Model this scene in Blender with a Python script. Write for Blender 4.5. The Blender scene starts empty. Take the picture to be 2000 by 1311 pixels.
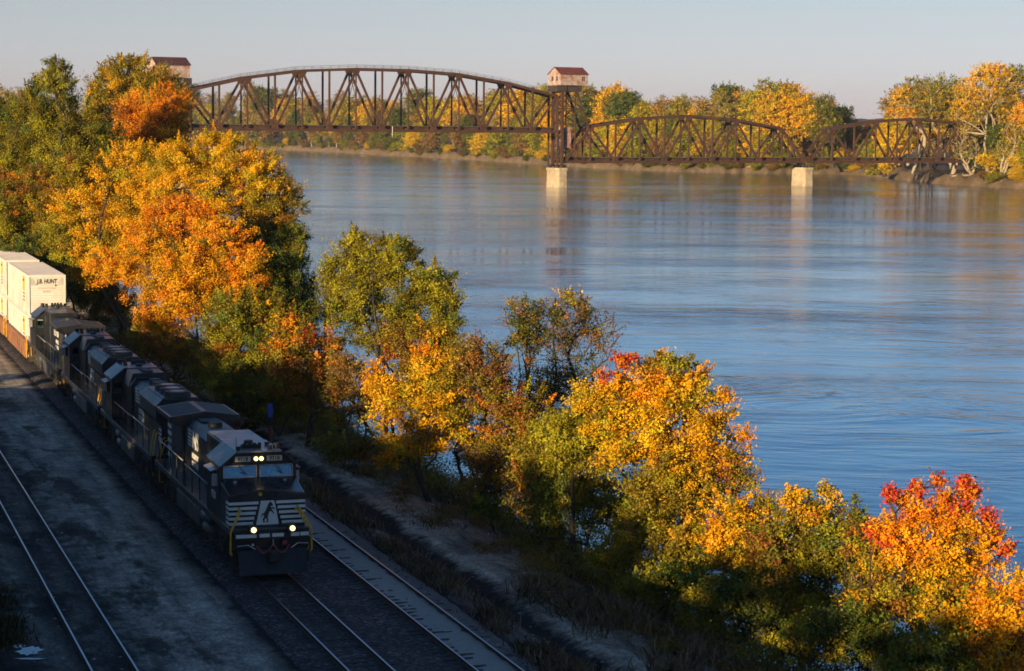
import bpy, math, random
import numpy as np
from mathutils import Matrix, Vector

sc = bpy.context.scene
COL = sc.collection
# ------------------------------------------------------------------ camera
FPX, YH, ROLL, HC = 4200.0, 250.0, 0.009, 18.6          # focal in photo pixels, horizon row, roll, height above the rails
TH = math.atan((655.5 - YH) / FPX)
cam_d = bpy.data.cameras.new('camera')
cam = bpy.data.objects.new('camera', cam_d); COL.objects.link(cam)
cam_d.sensor_width = 36.0; cam_d.lens = 36.0 * FPX / 2000.0
cam_d.clip_start = 0.5; cam_d.clip_end = 30000.0
RM = Matrix.Rotation(math.pi / 2 - TH, 3, 'X') @ Matrix.Rotation(ROLL, 3, 'Z')
cam.matrix_world = Matrix.Translation((0, 0, HC)) @ RM.to_4x4()
sc.camera = cam
# ------------------------------------------------------------------ sky and sun
SUN_EL, SUN_ROT = math.radians(11.0), math.radians(211.5)
w = bpy.data.worlds.new('World'); sc.world = w; w.use_nodes = True
wn = w.node_tree; bg = wn.nodes['Background']
sky = wn.nodes.new('ShaderNodeTexSky'); sky.sky_type = 'NISHITA'; sky.sun_disc = False
sky.sun_elevation = SUN_EL; sky.sun_rotation = SUN_ROT
sky.air_density = 0.62; sky.dust_density = 0.45; sky.ozone_density = 2.1
tint = wn.nodes.new('ShaderNodeMixRGB'); tint.blend_type = 'MULTIPLY'; tint.inputs[0].default_value = 1.0
tcw = wn.nodes.new('ShaderNodeTexCoord'); sx = wn.nodes.new('ShaderNodeSeparateXYZ'); wn.links.new(tcw.outputs['Generated'], sx.inputs[0])
rw = wn.nodes.new('ShaderNodeValToRGB'); el_ = rw.color_ramp.elements
el_[0].position = 0.0; el_[0].color = (0.98, 0.72, 0.82, 1); el_[1].position = 0.13; el_[1].color = (0.66, 0.93, 1.06, 1)
e_ = el_.new(0.055); e_.color = (1.0, 0.74, 0.655, 1); wn.links.new(sx.outputs[2], rw.inputs[0]); wn.links.new(rw.outputs[0], tint.inputs[2])
wn.links.new(sky.outputs[0], tint.inputs[1]); wn.links.new(tint.outputs[0], bg.inputs[0])
bg.inputs[1].default_value = 0.078
sd = bpy.data.lights.new('sun', 'SUN'); sd.energy = 5.0; sd.angle = math.radians(0.5); sd.color = (1.0, 0.76, 0.42)
sun = bpy.data.objects.new('sun', sd); COL.objects.link(sun)
sdir = Vector((math.sin(SUN_ROT) * math.cos(SUN_EL), math.cos(SUN_ROT) * math.cos(SUN_EL), math.sin(SUN_EL)))
sun.rotation_euler = sdir.to_track_quat('Z', 'Y').to_euler()
sun.location = sdir * 300
vs = sc.view_settings
vs.view_transform = 'Standard'; vs.look = 'None'; vs.gamma = 1.0; vs.use_curve_mapping = False; vs.exposure = 0.95
sc.cycles.max_bounces = 8; sc.cycles.transparent_max_bounces = 8
sc.cycles.caustics_reflective = False; sc.cycles.caustics_refractive = False
sc.cycles.volume_bounces = 0; sc.cycles.filter_width = 1.7

# ------------------------------------------------------------------ geometry of the place
PHI = math.radians(18.45)                                # the tracks run this much left of the viewing direction
NX, NY = math.cos(PHI), math.sin(PHI)                    # p axis, across the tracks
TX, TY = -math.sin(PHI), math.cos(PHI)                   # t axis, along them
WATER = -3.2
def W(p, t, z=0.0): return Vector((p * NX + t * TX, p * NY + t * TY, z))
def ray(x, y): return RM @ Vector(((x - 1000) / FPX, -(y - 655.5) / FPX, -1))
def G(x, y, z=0.0):
    d = ray(x, y); return Vector((0, 0, HC)) + d * ((z - HC) / d.z)
def P(x, y, Y):
    d = ray(x, y); return Vector((0, 0, HC)) + d * (Y / d.y)
def sstep(a, b, x):
    u = np.clip((x - a) / (b - a), 0, 1); return u * u * (3 - 2 * u)
def shore(t): return 38.0 + 87.0 * sstep(220, 760, np.asarray(t, float))
def bluff_top(t):
    return np.interp(t, [-400, 4, 10, 20, 40, 60, 76, 82.5, 84, 88, 89.5, 96, 97.5, 101, 102.5, 122, 134, 150, 165, 230], [16.6, 16.6, 12.8, 9.6, 8.6, 8.8, 8.4, 8.0, 4.6, 4.6, 7.6, 7.2, 4.4, 4.4, 7.0, 6.4, 5.4, 2.6, 0.1, 0.0])  # brow outside the view, its drops and dips shaped for the shade
def ground_z(p, t):
    p = np.asarray(p, float); t = np.asarray(t, float)
    q = p - shore(t)
    flat = -0.30 - 0.25 * sstep(24.6, 26, p) - 0.35 * np.exp(-((p - 27.0) / .55) ** 2) - .5 * sstep(29, 33, p)
    z = flat + (-3.55 - flat) * sstep(-7.5, 0.6, q) - 4 * sstep(0, 14, q)
    bl = bluff_top(t)
    z = np.where(p < 5, z + (bl - z) * (1 - sstep(-1.2, 4.2, p)), z)
    rough = .10 * (np.sin(p * 1.7 + t * .31) + np.sin(p * .83 - t * .57 + 1.3) + np.sin(t * 1.13 + p * 2.3)) / 2
    wgt = sstep(26, 31, p) * 1.0 + (1 - sstep(3, 8, p)) * 1.2 + .15
    inband = ((p > 15.5) & (p < 25)) * 1.0
    return z + rough * wgt * (1 - inband * .8)

# ------------------------------------------------------------------ materials
MATS = {}
def newmat(name):
    m = bpy.data.materials.new(name); m.use_nodes = True; return m, m.node_tree, m.node_tree.nodes['Principled BSDF']
def ramp(nt, pts, fac, interp='LINEAR'):
    r = nt.nodes.new('ShaderNodeValToRGB'); e = r.color_ramp; e.interpolation = interp
    while len(e.elements) < len(pts): e.elements.new(0.5)
    for el, (pos, c) in zip(e.elements, pts): el.position = pos; el.color = (*c, 1) if len(c) == 3 else c
    nt.links.new(fac, r.inputs[0]); return r.outputs[0]
def noise(nt, scale, vec, detail=4, rough=.6):
    n = nt.nodes.new('ShaderNodeTexNoise'); n.inputs['Scale'].default_value = scale; n.inputs['Detail'].default_value = detail
    n.inputs['Roughness'].default_value = rough
    nt.links.new(vec, n.inputs['Vector']); return n.outputs[0]
def mixc(nt, a, b, fac, mode='MIX'):
    m = nt.nodes.new('ShaderNodeMixRGB'); m.blend_type = mode
    for i, v in ((0, fac), (1, a), (2, b)):
        if hasattr(v, 'is_linked'): nt.links.new(v, m.inputs[i])
        else: m.inputs[i].default_value = v if i == 0 else (*v, 1)
    return m.outputs[0]
def math_(nt, op, a, b=None, c=None):
    m = nt.nodes.new('ShaderNodeMath'); m.operation = op
    for i, v in enumerate((a, b, c)):
        if v is None: continue
        if hasattr(v, 'is_linked'): nt.links.new(v, m.inputs[i])
        else: m.inputs[i].default_value = v
    return m.outputs[0]
def mat(name, col, rough=.6, metal=0.0, var=.25, scale=2.0, dirt=None, dirt_amt=.5, dirt_scale=1.2, bump=0.0, spec=.5, emit=None, coat=0):
    if name in MATS: return MATS[name]
    m, nt, b = newmat(name)
    tc = nt.nodes.new('ShaderNodeTexCoord')
    n = noise(nt, scale, tc.outputs['Object'], 6)
    lo = tuple(c * (1 - var) for c in col); hi = tuple(min(1, c * (1 + var)) for c in col)
    c = ramp(nt, [(.3, lo), (.7, hi)], n)
    if dirt:
        n2 = noise(nt, dirt_scale, tc.outputs['Object'], 8, .7)
        f = ramp(nt, [(.5 - dirt_amt * .3, (0, 0, 0)), (.75 - dirt_amt * .2, (1, 1, 1))], n2)
        c = mixc(nt, c, dirt, f)
    nt.links.new(c, b.inputs['Base Color'])
    rr = ramp(nt, [(.3, (rough * .8,) * 3), (.7, (min(1, rough * 1.2),) * 3)], n)
    nt.links.new(rr, b.inputs['Roughness'])
    b.inputs['Metallic'].default_value = metal; b.inputs['Specular IOR Level'].default_value = spec
    if coat: b.inputs['Coat Weight'].default_value = coat
    if bump:
        bm = nt.nodes.new('ShaderNodeBump'); bm.inputs['Strength'].default_value = bump; bm.inputs['Distance'].default_value = .05
        n3 = noise(nt, scale * 4, tc.outputs['Object'], 6)
        nt.links.new(n3, bm.inputs['Height']); nt.links.new(bm.outputs[0], b.inputs['Normal'])
    if emit:
        b.inputs['Emission Color'].default_value = (*emit[0], 1); b.inputs['Emission Strength'].default_value = emit[1]
    MATS[name] = m; return m

def p_coord(nt):
    g = nt.nodes.new('ShaderNodeNewGeometry')
    d = nt.nodes.new('ShaderNodeVectorMath'); d.operation = 'DOT_PRODUCT'; d.inputs[1].default_value = (NX, NY, 0)
    nt.links.new(g.outputs['Position'], d.inputs[0])
    e = nt.nodes.new('ShaderNodeVectorMath'); e.operation = 'DOT_PRODUCT'; e.inputs[1].default_value = (TX, TY, 0)
    nt.links.new(g.outputs['Position'], e.inputs[0])
    return g.outputs['Position'], d.outputs['Value'], e.outputs['Value']

def ground_material():
    m, nt, b = newmat('dirt ground')
    pos, p, t = p_coord(nt)
    cmb = nt.nodes.new('ShaderNodeCombineXYZ')                     # along-track stretched coordinates for wheel-worn streaks
    nt.links.new(p, cmb.inputs[0]); nt.links.new(math_(nt, 'MULTIPLY', t, .07), cmb.inputs[1])
    streak = noise(nt, 1.3, cmb.outputs[0], 6, .65)
    big = noise(nt, .22, pos, 5, .6); mid = noise(nt, 1.1, pos, 6, .65); fine = noise(nt, 9, pos, 6, .7)
    pj = math_(nt, 'ADD', p, math_(nt, 'MULTIPLY', math_(nt, 'SUBTRACT', mid, .5), 1.6))
    pj = math_(nt, 'ADD', pj, math_(nt, 'MULTIPLY', math_(nt, 'SUBTRACT', big, .5), 1.2))
    z = math_(nt, 'DIVIDE', pj, 50.0)
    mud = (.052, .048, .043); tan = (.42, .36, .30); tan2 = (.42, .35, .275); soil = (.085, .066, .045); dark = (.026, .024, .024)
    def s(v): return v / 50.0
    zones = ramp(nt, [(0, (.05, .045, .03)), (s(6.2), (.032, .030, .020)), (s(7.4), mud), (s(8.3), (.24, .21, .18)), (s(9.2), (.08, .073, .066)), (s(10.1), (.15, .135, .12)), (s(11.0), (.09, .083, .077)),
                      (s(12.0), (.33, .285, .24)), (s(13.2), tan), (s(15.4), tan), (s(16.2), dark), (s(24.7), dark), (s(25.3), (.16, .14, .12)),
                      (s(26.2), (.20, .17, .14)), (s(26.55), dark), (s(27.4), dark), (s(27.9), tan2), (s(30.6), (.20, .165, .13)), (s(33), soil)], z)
    # mud patches in the yard
    cm2 = nt.nodes.new('ShaderNodeCombineXYZ'); nt.links.new(p, cm2.inputs[0]); nt.links.new(math_(nt, 'MULTIPLY', t, .30), cm2.inputs[1])
    pat = ramp(nt, [(.49, (0, 0, 0)), (.57, (1, 1, 1))], noise(nt, .42, cm2.outputs[0], 7, .68))
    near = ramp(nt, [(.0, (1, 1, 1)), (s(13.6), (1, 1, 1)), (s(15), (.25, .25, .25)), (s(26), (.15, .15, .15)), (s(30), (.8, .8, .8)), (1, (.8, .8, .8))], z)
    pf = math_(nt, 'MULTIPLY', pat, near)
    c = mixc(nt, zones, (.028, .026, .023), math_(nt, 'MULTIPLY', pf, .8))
    c = mixc(nt, c, ramp(nt, [(.3, (.35, .35, .36)), (.5, (.95, .95, .95)), (.7, (1.4, 1.38, 1.34))], streak), .85, 'MULTIPLY')
    c = mixc(nt, c, ramp(nt, [(.32, (.42, .42, .44)), (.5, (.95, .95, .95)), (.68, (1.65, 1.6, 1.5))], fine), .9, 'MULTIPLY')
    vor = nt.nodes.new('ShaderNodeTexVoronoi'); vor.inputs['Scale'].default_value = 6.5; nt.links.new(pos, vor.inputs['Vector'])
    c = mixc(nt, c, ramp(nt, [(0, (.55, .55, .57)), (.8, (1.05, 1.04, 1.02)), (.95, (1.9, 1.8, 1.7))], vor.outputs['Color']), .55, 'MULTIPLY')
    c = mixc(nt, c, ramp(nt, [(.35, (.62, .60, .60)), (.65, (1.3, 1.3, 1.28))], mid), .9, 'MULTIPLY')
    nt.links.new(c, b.inputs['Base Color']); b.inputs['Roughness'].default_value = .95; b.inputs['Specular IOR Level'].default_value = .15
    bm = nt.nodes.new('ShaderNodeBump'); bm.inputs['Strength'].default_value = .7; bm.inputs['Distance'].default_value = .12
    h = math_(nt, 'ADD', math_(nt, 'MULTIPLY', streak, .7), math_(nt, 'MULTIPLY', fine, .4))
    nt.links.new(h, bm.inputs['Height']); nt.links.new(bm.outputs[0], b.inputs['Normal'])
    return m
def ballast_material():
    m, nt, b = newmat('ballast stone')
    pos, p, t = p_coord(nt)
    v = nt.nodes.new('ShaderNodeTexVoronoi'); v.inputs['Scale'].default_value = 8; nt.links.new(pos, v.inputs['Vector'])
    big = noise(nt, .5, pos, 5)
    c = ramp(nt, [(.0, (.014, .013, .015)), (.45, (.045, .038, .040)), (.75, (.105, .080, .080)), (.92, (.20, .165, .160)), (1, (.34, .30, .29))], v.outputs['Color'])
    c = mixc(nt, c, ramp(nt, [(.35, (.6, .6, .65)), (.65, (1.2, 1.08, 1.02))], big), 1.0, 'MULTIPLY')
    # fine pale dust lies between the rails of the right-hand track
    d1 = ramp(nt, [(0, (0, 0, 0)), (.30, (0, 0, 0)), (.42, (.95, .95, .95)), (.9, (.95, .95, .95)), (1, (.25, .25, .25))],
              math_(nt, 'DIVIDE', math_(nt, 'SUBTRACT', math_(nt, 'ADD', p, math_(nt, 'MULTIPLY', math_(nt, 'SUBTRACT', noise(nt, 2.2, pos, 5), .5), .9)), 21.3), 2.3))
    c = mixc(nt, c, mixc(nt, (.42, .375, .32), (.26, .23, .20), noise(nt, 3, pos, 6)), d1)
    nt.links.new(c, b.inputs['Base Color']); b.inputs['Roughness'].default_value = .85; b.inputs['Specular IOR Level'].default_value = .3
    bm = nt.nodes.new('ShaderNodeBump'); bm.inputs['Strength'].default_value = .9; bm.inputs['Distance'].default_value = .06
    nt.links.new(math_(nt, 'MULTIPLY', v.outputs['Distance'], math_(nt, 'SUBTRACT', 1.0, d1)), bm.inputs['Height']); nt.links.new(bm.outputs[0], b.inputs['Normal'])
    return m
def water_material():
    m, nt, b = newmat('river water')
    g = nt.nodes.new('ShaderNodeNewGeometry'); pos = g.outputs['Position']
    mp = nt.nodes.new('ShaderNodeMapping'); mp.inputs['Scale'].default_value = (.42, 1.0, 1); mp.inputs['Rotation'].default_value = (0, 0, .32)
    nt.links.new(pos, mp.inputs[0])
    # a little drift in the coordinates so the ripples swirl
    wob = nt.nodes.new('ShaderNodeTexNoise'); wob.inputs['Scale'].default_value = .03; nt.links.new(pos, wob.inputs['Vector'])
    ad = nt.nodes.new('ShaderNodeVectorMath'); ad.operation = 'MULTIPLY_ADD'; ad.inputs[1].default_value = (26, 22, 0)
    nt.links.new(wob.outputs['Color'], ad.inputs[0]); nt.links.new(mp.outputs[0], ad.inputs[2])
    v = ad.outputs[0]
    n1 = noise(nt, .30, v, 3, .5); n2 = noise(nt, 1.1, v, 3, .55); n3 = noise(nt, .06, v, 4, .6)
    calm = ramp(nt, [(.38, (.10, .10, .10)), (.50, (.45, .45, .45)), (.60, (1.1, 1.1, 1.1)), (.72, (2.9, 2.9, 2.9))], noise(nt, .022, v, 6, .7))
    h = math_(nt, 'ADD', math_(nt, 'MULTIPLY', n1, .34), math_(nt, 'MULTIPLY', n2, .25))
    h = math_(nt, 'MULTIPLY', h, calm)
    h = math_(nt, 'ADD', h, math_(nt, 'MULTIPLY', n3, .30))
    bm = nt.nodes.new('ShaderNodeBump'); bm.inputs['Strength'].default_value = 1.0; bm.inputs['Distance'].default_value = WAVE
    nt.links.new(h, bm.inputs['Height']); nt.links.new(bm.outputs[0], b.inputs['Normal'])
    b.inputs['Base Color'].default_value = (.032, .066, .088, 1); b.inputs['Roughness'].default_value = .10
    b.inputs['IOR'].default_value = 1.333; b.inputs['Specular IOR Level'].default_value = 1.0
    return m
WAVE = .36
def leaf_material():
    m = bpy.data.materials.new('leaves'); m.use_nodes = True; nt = m.node_tree; nt.nodes.clear()
    o = nt.nodes.new('ShaderNodeOutputMaterial'); a = nt.nodes.new('ShaderNodeAttribute'); a.attribute_name = 'leaf_color'
    d = nt.nodes.new('ShaderNodeBsdfDiffuse'); tr = nt.nodes.new('ShaderNodeBsdfTranslucent'); gl = nt.nodes.new('ShaderNodeBsdfGlossy')
    gl.inputs['Roughness'].default_value = .45; gl.inputs['Color'].default_value = (.8, .8, .8, 1)
    nt.links.new(a.outputs['Color'], d.inputs[0]); nt.links.new(a.outputs['Color'], tr.inputs[0])
    m1 = nt.nodes.new('ShaderNodeMixShader'); m1.inputs[0].default_value = .30; nt.links.new(d.outputs[0], m1.inputs[1]); nt.links.new(tr.outputs[0], m1.inputs[2])
    m2 = nt.nodes.new('ShaderNodeMixShader'); m2.inputs[0].default_value = .012; nt.links.new(m1.outputs[0], m2.inputs[1]); nt.links.new(gl.outputs[0], m2.inputs[2])
    nt.links.new(m2.outputs[0], o.inputs[0]); return m

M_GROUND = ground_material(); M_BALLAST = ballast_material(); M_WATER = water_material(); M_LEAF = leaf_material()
M_BARK = mat('bark', (.055, .042, .032), .9, var=.4, scale=6, bump=.5, spec=.1)
M_PALEBARK = mat('pale bark', (.30, .24, .17), .9, var=.35, scale=3, spec=.1)
M_BANK = mat('bank earth', (.17, .115, .072), .95, var=.45, scale=.09, dirt=(.10, .075, .045), dirt_scale=.3, spec=.1, bump=.5)
M_STEEL = mat('rail steel', (.36, .36, .37), .34, 1.0, var=.1)
M_RUST = mat('rusty rail', (.06, .035, .024), .85, var=.3, scale=5)
M_TIE = mat('creosoted timber', (.030, .025, .022), .9, var=.5, scale=4, bump=.4)

# ------------------------------------------------------------------ mesh helpers
class MB:
    def __init__(s): s.v = []; s.f = []; s.mi = []
    def add(s, vs_, fs, mi=0):
        o = len(s.v); s.v += [tuple(v) for v in vs_]; s.f += [tuple(i + o for i in f) for f in fs]; s.mi += [mi] * len(fs); return s
    def box(s, x0, x1, y0, y1, z0, z1, mi=0):
        return s.add([(x, y, z) for x in (x0, x1) for y in (y0, y1) for z in (z0, z1)],
                     [(0, 1, 3, 2), (4, 6, 7, 5), (0, 4, 5, 1), (2, 3, 7, 6), (0, 2, 6, 4), (1, 5, 7, 3)], mi)
    def beam(s, a, b, wd, dp, side=None, mi=0):
        a, b = Vector(a), Vector(b); d = (b - a).normalized()
        sd_ = Vector(side) if side is not None else Vector((0, 0, 1))
        if abs(d.dot(sd_)) > .98: sd_ = Vector((1, 0, 0))
        u = (sd_ - d * sd_.dot(d)).normalized(); v = d.cross(u)
        u *= dp / 2; v *= wd / 2
        vs_ = [q + i * u + j * v for q in (a, b) for i, j in ((-1, -1), (1, -1), (1, 1), (-1, 1))]
        return s.add(vs_, [(3, 2, 1, 0), (4, 5, 6, 7), (0, 1, 5, 4), (1, 2, 6, 5), (2, 3, 7, 6), (3, 0, 4, 7)], mi)
    def prism(s, poly, axis, a, b, mi=0):
        # poly: 2-D points, extruded along axis 0/1/2 from a to b
        n = len(poly)
        def pt(q, h):
            if axis == 0: return (h, q[0], q[1])
            if axis == 1: return (q[0], h, q[1])
            return (q[0], q[1], h)
        vs_ = [pt(q, a) for q in poly] + [pt(q, b) for q in poly]
        fs = [tuple(range(n))[::-1], tuple(range(n, 2 * n))] + [(i, (i + 1) % n, (i + 1) % n + n, i + n) for i in range(n)]
        return s.add(vs_, fs, mi)
    def tube(s, pts, r, n=6, mi=0, cap=True):
        pts = [Vector(p) for p in pts]; rs = r if hasattr(r, '__len__') else [r] * len(pts)
        o = len(s.v); prev = None
        for i, p in enumerate(pts):
            d = (pts[min(i + 1, len(pts) - 1)] - pts[max(i - 1, 0)]).normalized()
            u = prev - d * prev.dot(d) if prev is not None else (Vector((0, 0, 1)) if abs(d.z) < .9 else Vector((1, 0, 0)))
            u = (u - d * u.dot(d)).normalized(); v = d.cross(u); prev = u
            for k in range(n):
                a = 2 * math.pi * k / n; s.v.append(tuple(p + (u * math.cos(a) + v * math.sin(a)) * rs[i]))
        for i in range(len(pts) - 1):
            for k in range(n):
                k2 = (k + 1) % n; s.f.append((o + i * n + k, o + i * n + k2, o + (i + 1) * n + k2, o + (i + 1) * n + k)); s.mi.append(mi)
        if cap:
            s.f.append(tuple(o + k for k in range(n))[::-1]); s.mi.append(mi)
            e = o + (len(pts) - 1) * n; s.f.append(tuple(e + k for k in range(n))); s.mi.append(mi)
        return s
    def cyl(s, c, axis, r, h, n=16, mi=0):
        a = Vector((0, 0, 0)); a[axis] = h / 2; c = Vector(c); return s.tube([c - a, c + a], r, n, mi)
    def mesh(s, name, mats, smooth=False):
        me = bpy.data.meshes.new(name); me.from_pydata(s.v, [], s.f); 
        for m_ in (mats if isinstance(mats, (list, tuple)) else [mats]): me.materials.append(m_)
        if any(s.mi): me.polygons.foreach_set('material_index', s.mi)
        if smooth: me.polygons.foreach_set('use_smooth', [True] * len(s.f))
        me.update(); return me
    def build(s, name, mats, parent=None, smooth=False, bevel=0, label=None):
        o = bpy.data.objects.new(name, s.mesh(name, mats, smooth)); COL.objects.link(o)
        if parent is not None: o.parent = parent
        if bevel:
            md = o.modifiers.new('bevel', 'BEVEL'); md.width = bevel; md.segments = 2; md.limit_method = 'ANGLE'
        if label: o['label'] = label
        return o
def tag(o, label=None, cat=None, group=None, kind=None):
    if label: o['label'] = label
    if cat: o['category'] = cat
    if group: o['group'] = group
    if kind: o['kind'] = kind
    return o
def thing(name, label, cat, loc=(0, 0, 0), rot=0, group=None):
    o = bpy.data.objects.new(name, None); COL.objects.link(o); o.empty_display_size = .3
    o.location = loc; o.rotation_euler = (0, 0, rot); return tag(o, label, cat, group)
KIDS = {}
def copy_tree(o, parent=None):
    c = o.copy(); COL.objects.link(c)
    if parent is not None: c.parent = parent
    for ch in list(o.children): copy_tree(ch, c)
    return c
def text(name, s_, size, m_, parent, loc, rot, bold=.0, shear=0, width=None, ext=.004):
    cu = bpy.data.curves.new(name, 'FONT'); cu.body = s_; cu.size = size; cu.align_x = 'CENTER'; cu.align_y = 'CENTER'
    cu.offset = bold; cu.shear = shear; cu.extrude = ext; cu.resolution_u = 3
    ob = bpy.data.objects.new(name, cu); COL.objects.link(ob)
    dg = bpy.context.evaluated_depsgraph_get(); me = bpy.data.meshes.new_from_object(ob.evaluated_get(dg))
    bpy.data.objects.remove(ob); bpy.data.curves.remove(cu)
    me.materials.clear(); me.materials.append(m_); me.name = name
    o = bpy.data.objects.new(name, me); COL.objects.link(o); o.parent = parent; o.location = loc; o.rotation_euler = rot
    if width: 
        xs = [v.co.x for v in me.vertices]; k = width / (max(xs) - min(xs)); o.scale = (k, 1, 1)
    return o

#@@GROUND
# ------------------------------------------------------------------ ground, ballast, water
def grid_mesh(name, us, vs_, fn, m_):
    U, V = np.meshgrid(us, vs_, indexing='ij'); X, Y, Z = fn(U, V)
    nu, nv = len(us), len(vs_)
    co = np.stack([X, Y, Z], -1).reshape(-1, 3)
    i = np.arange(nu * nv).reshape(nu, nv)
    f = np.stack([i[:-1, :-1], i[1:, :-1], i[1:, 1:], i[:-1, 1:]], -1).reshape(-1, 4)
    me = bpy.data.meshes.new(name)
    me.vertices.add(len(co)); me.vertices.foreach_set('co', co.astype(np.float32).ravel())
    me.loops.add(f.size); me.loops.foreach_set('vertex_index', f.astype(np.int32).ravel())
    me.polygons.add(len(f)); me.polygons.foreach_set('loop_start', (np.arange(len(f)) * 4).astype(np.int32))
    me.polygons.foreach_set('use_smooth', np.ones(len(f), bool))
    me.update(calc_edges=True); me.validate(); me.materials.append(m_)
    o = bpy.data.objects.new(name, me); COL.objects.link(o); return o
ps = np.concatenate([[-420, -250, -120, -60, -30, -15, -8, -4], np.arange(-2, 46, .5), np.arange(46, 180, 4)])
ts = np.concatenate([[-120, -80], np.arange(-50, 60, 4), np.arange(60, 240, 1.0), np.arange(240, 1000, 10)])
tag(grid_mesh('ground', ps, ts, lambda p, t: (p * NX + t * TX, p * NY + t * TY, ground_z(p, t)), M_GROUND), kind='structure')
def ballast_z(p, t):
    z = np.interp(p, [15.6, 16.9, 19.9, 20.5, 21.2, 21.9, 22.15, 22.55, 23.1, 23.5, 24.2, 25.3], [-.50, -.17, -.17, -.24, -.185, -.180, -.174, -.158, -.138, -.14, -.17, -.62])
    return z + .02 * np.sin(p * 7 + t * 5.1) * np.sin(t * 3.3 - p * 4)
tag(grid_mesh('ballast', np.arange(15.6, 25.31, .2425), np.concatenate([np.arange(20, 60, 4), np.arange(60, 240, .5), np.arange(240, 700, 10)]),
              lambda p, t: (p * NX + t * TX, p * NY + t * TY, ballast_z(p, t)), M_BALLAST), kind='structure')
wb = MB()
xs_ = [-7000, -1500, -300, 0, 300, 1500, 7000]; ys_ = [-200, 60, 200, 600, 1500, 4000, 9000]
tag(grid_mesh('river', np.array(xs_, float), np.array(ys_, float), lambda a, b: (a, b, a * 0 + WATER), M_WATER), kind='structure')

# far bank: px positions of the water's edge in the photograph, turned into points on the water plane
EDGE = [(-700, 273), (-300, 276), (0, 279), (300, 284), (480, 291), (560, 293.5), (640, 297), (720, 302), (800, 306), (900, 311.5), (1000, 318), (1100, 325), (1200, 331),
        (1300, 335), (1400, 338), (1500, 340), (1600, 341), (1680, 343), (1750, 350), (1830, 360), (2000, 370), (2200, 384), (2600, 408)]
EP = [G(x, y, WATER) for x, y in EDGE]
EX = np.array([e[0] for e in EDGE], float); EXY = np.array([[q.x, q.y] for q in EP])
def edge_pt(px, d=0.0):
    """ground point d metres behind the far waterline, in the viewing direction of photo column px"""
    x = np.interp(px, EX, EXY[:, 0]); y = np.interp(px, EX, EXY[:, 1])
    r = np.hypot(x, y); return x * (1 + d / r), y * (1 + d / r)
def bank_h(px, d):
    base = np.interp(d, [-30, -3, 0, 3, 9, 30, 120, 400, 1500], [-8, -4.2, -3.25, -1.6, .6, 1.2, 2, 3, 4])
    hill = np.interp(px, [-700, 0, 500, 800, 1050, 1300], [38, 34, 26, 14, 5, 0]) * sstep(40, 420, d)
    lump = .5 * (np.sin(px * .21 + d * .3) + np.sin(px * .083 - d * .17)) * np.clip((d + 2) / 8, 0, 1)
    return base + hill + lump
pxs = np.arange(-700, 2601, 6.0)
def bank_fn(a, d):
    x, y = edge_pt(a, d + 2.2 * np.sin(a * .07) * np.clip(1 - np.abs(d) / 40, 0, 1) + 1.5 * np.sin(a * .23)); return x, y, bank_h(a, d)
tag(grid_mesh('far_bank', pxs, np.array([-30, -6, -2, 0, 1.5, 3, 5, 8, 14, 30, 70, 140, 260, 420, 800, 1500]), bank_fn, M_BANK), kind='structure')
def ridge_fn(a, k):
    Y = 5200 + 900 * k; ytop = 226 + 4 * np.sin(a * .013) + 3 * np.sin(a * .041 + 1) + 1.2 * np.sin(a * .19)
    hz = (YH + .009 * (a - 1000) - ytop) / FPX * 5200 + HC
    return (a - 1000) / FPX * Y, Y, np.where(k == 0, -4, np.where(k == 1, hz, np.where(k == 2, hz * 1.0, -4)))
M_HILL = mat('wooded hill', (.07, .06, .03), .95, var=.5, scale=.02, spec=.05)
tag(grid_mesh('hills', np.arange(-800, 2900, 15.0), np.array([0., 1, 2, 3]), ridge_fn, M_HILL), kind='structure')

# ------------------------------------------------------------------ railway tracks
PT = {'train': 18.45, 'right': 22.7, 'yard': 10.1}
def rail_mesh(p, t0, t1, z):
    b = MB(); hw, fw = .037, .075
    prof = [(-fw, -.17), (fw, -.17), (fw, -.155), (.012, -.13), (.012, -.05), (hw, -.035), (hw, -.004), (-hw, -.004), (-hw, -.035), (-.012, -.05), (-.012, -.13), (-fw, -.155)]
    o = len(b.v)
    for t in (t0, t1):
        for q, zz in prof: b.v.append(tuple(W(p + q, t, z + zz)))
    n = len(prof)
    for i in range(n): b.f.append((i, (i + 1) % n, (i + 1) % n + n, i + n)); b.mi.append(0)
    b.f.append(tuple(range(n))[::-1]); b.mi.append(0)
    # polished running surface, a strip 4 mm proud
    k = len(b.v)
    for t in (t0, t1):
        for q, zz in ((-.034, 0), (.034, 0), (.034, -.012), (-.034, -.012)): b.v.append(tuple(W(p + q, t, z + zz)))
    for i in range(4): b.f.append((k + i, k + (i + 1) % 4, k + (i + 1) % 4 + 4, k + i + 4)); b.mi.append(1)
    return b
tie_me = MB().box(-1.3, 1.3, -.115, .115, -.18, 0).mesh('sleeper', M_TIE)
def track(key, label, t0, t1, ties, z=0.0):
    pc = PT[key]; r = thing('railway_track', label, 'railway track', W(pc, 60, z))
    for s_ in (-1, 1):
        o = rail_mesh(pc + s_ * .7525, t0, t1, z).build('rail', [M_RUST, M_STEEL]); o.parent = r; o.matrix_parent_inverse = Matrix.Translation(-W(pc, 60, z))
    rng = random.Random(3)
    for i in range(ties):
        o = bpy.data.objects.new('sleeper', tie_me); COL.objects.link(o); o.parent = r
        d = W(0, i * .58 + 4, 0); o.location = (d.x, d.y, -.165 + rng.uniform(-.02, .016)); o.rotation_euler = (0, 0, PHI + rng.uniform(-.02, .02))
    return r
track('train', 'ballasted main track under the black locomotives, rails running out in front of the lead engine', 20, 600, 42)
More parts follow.
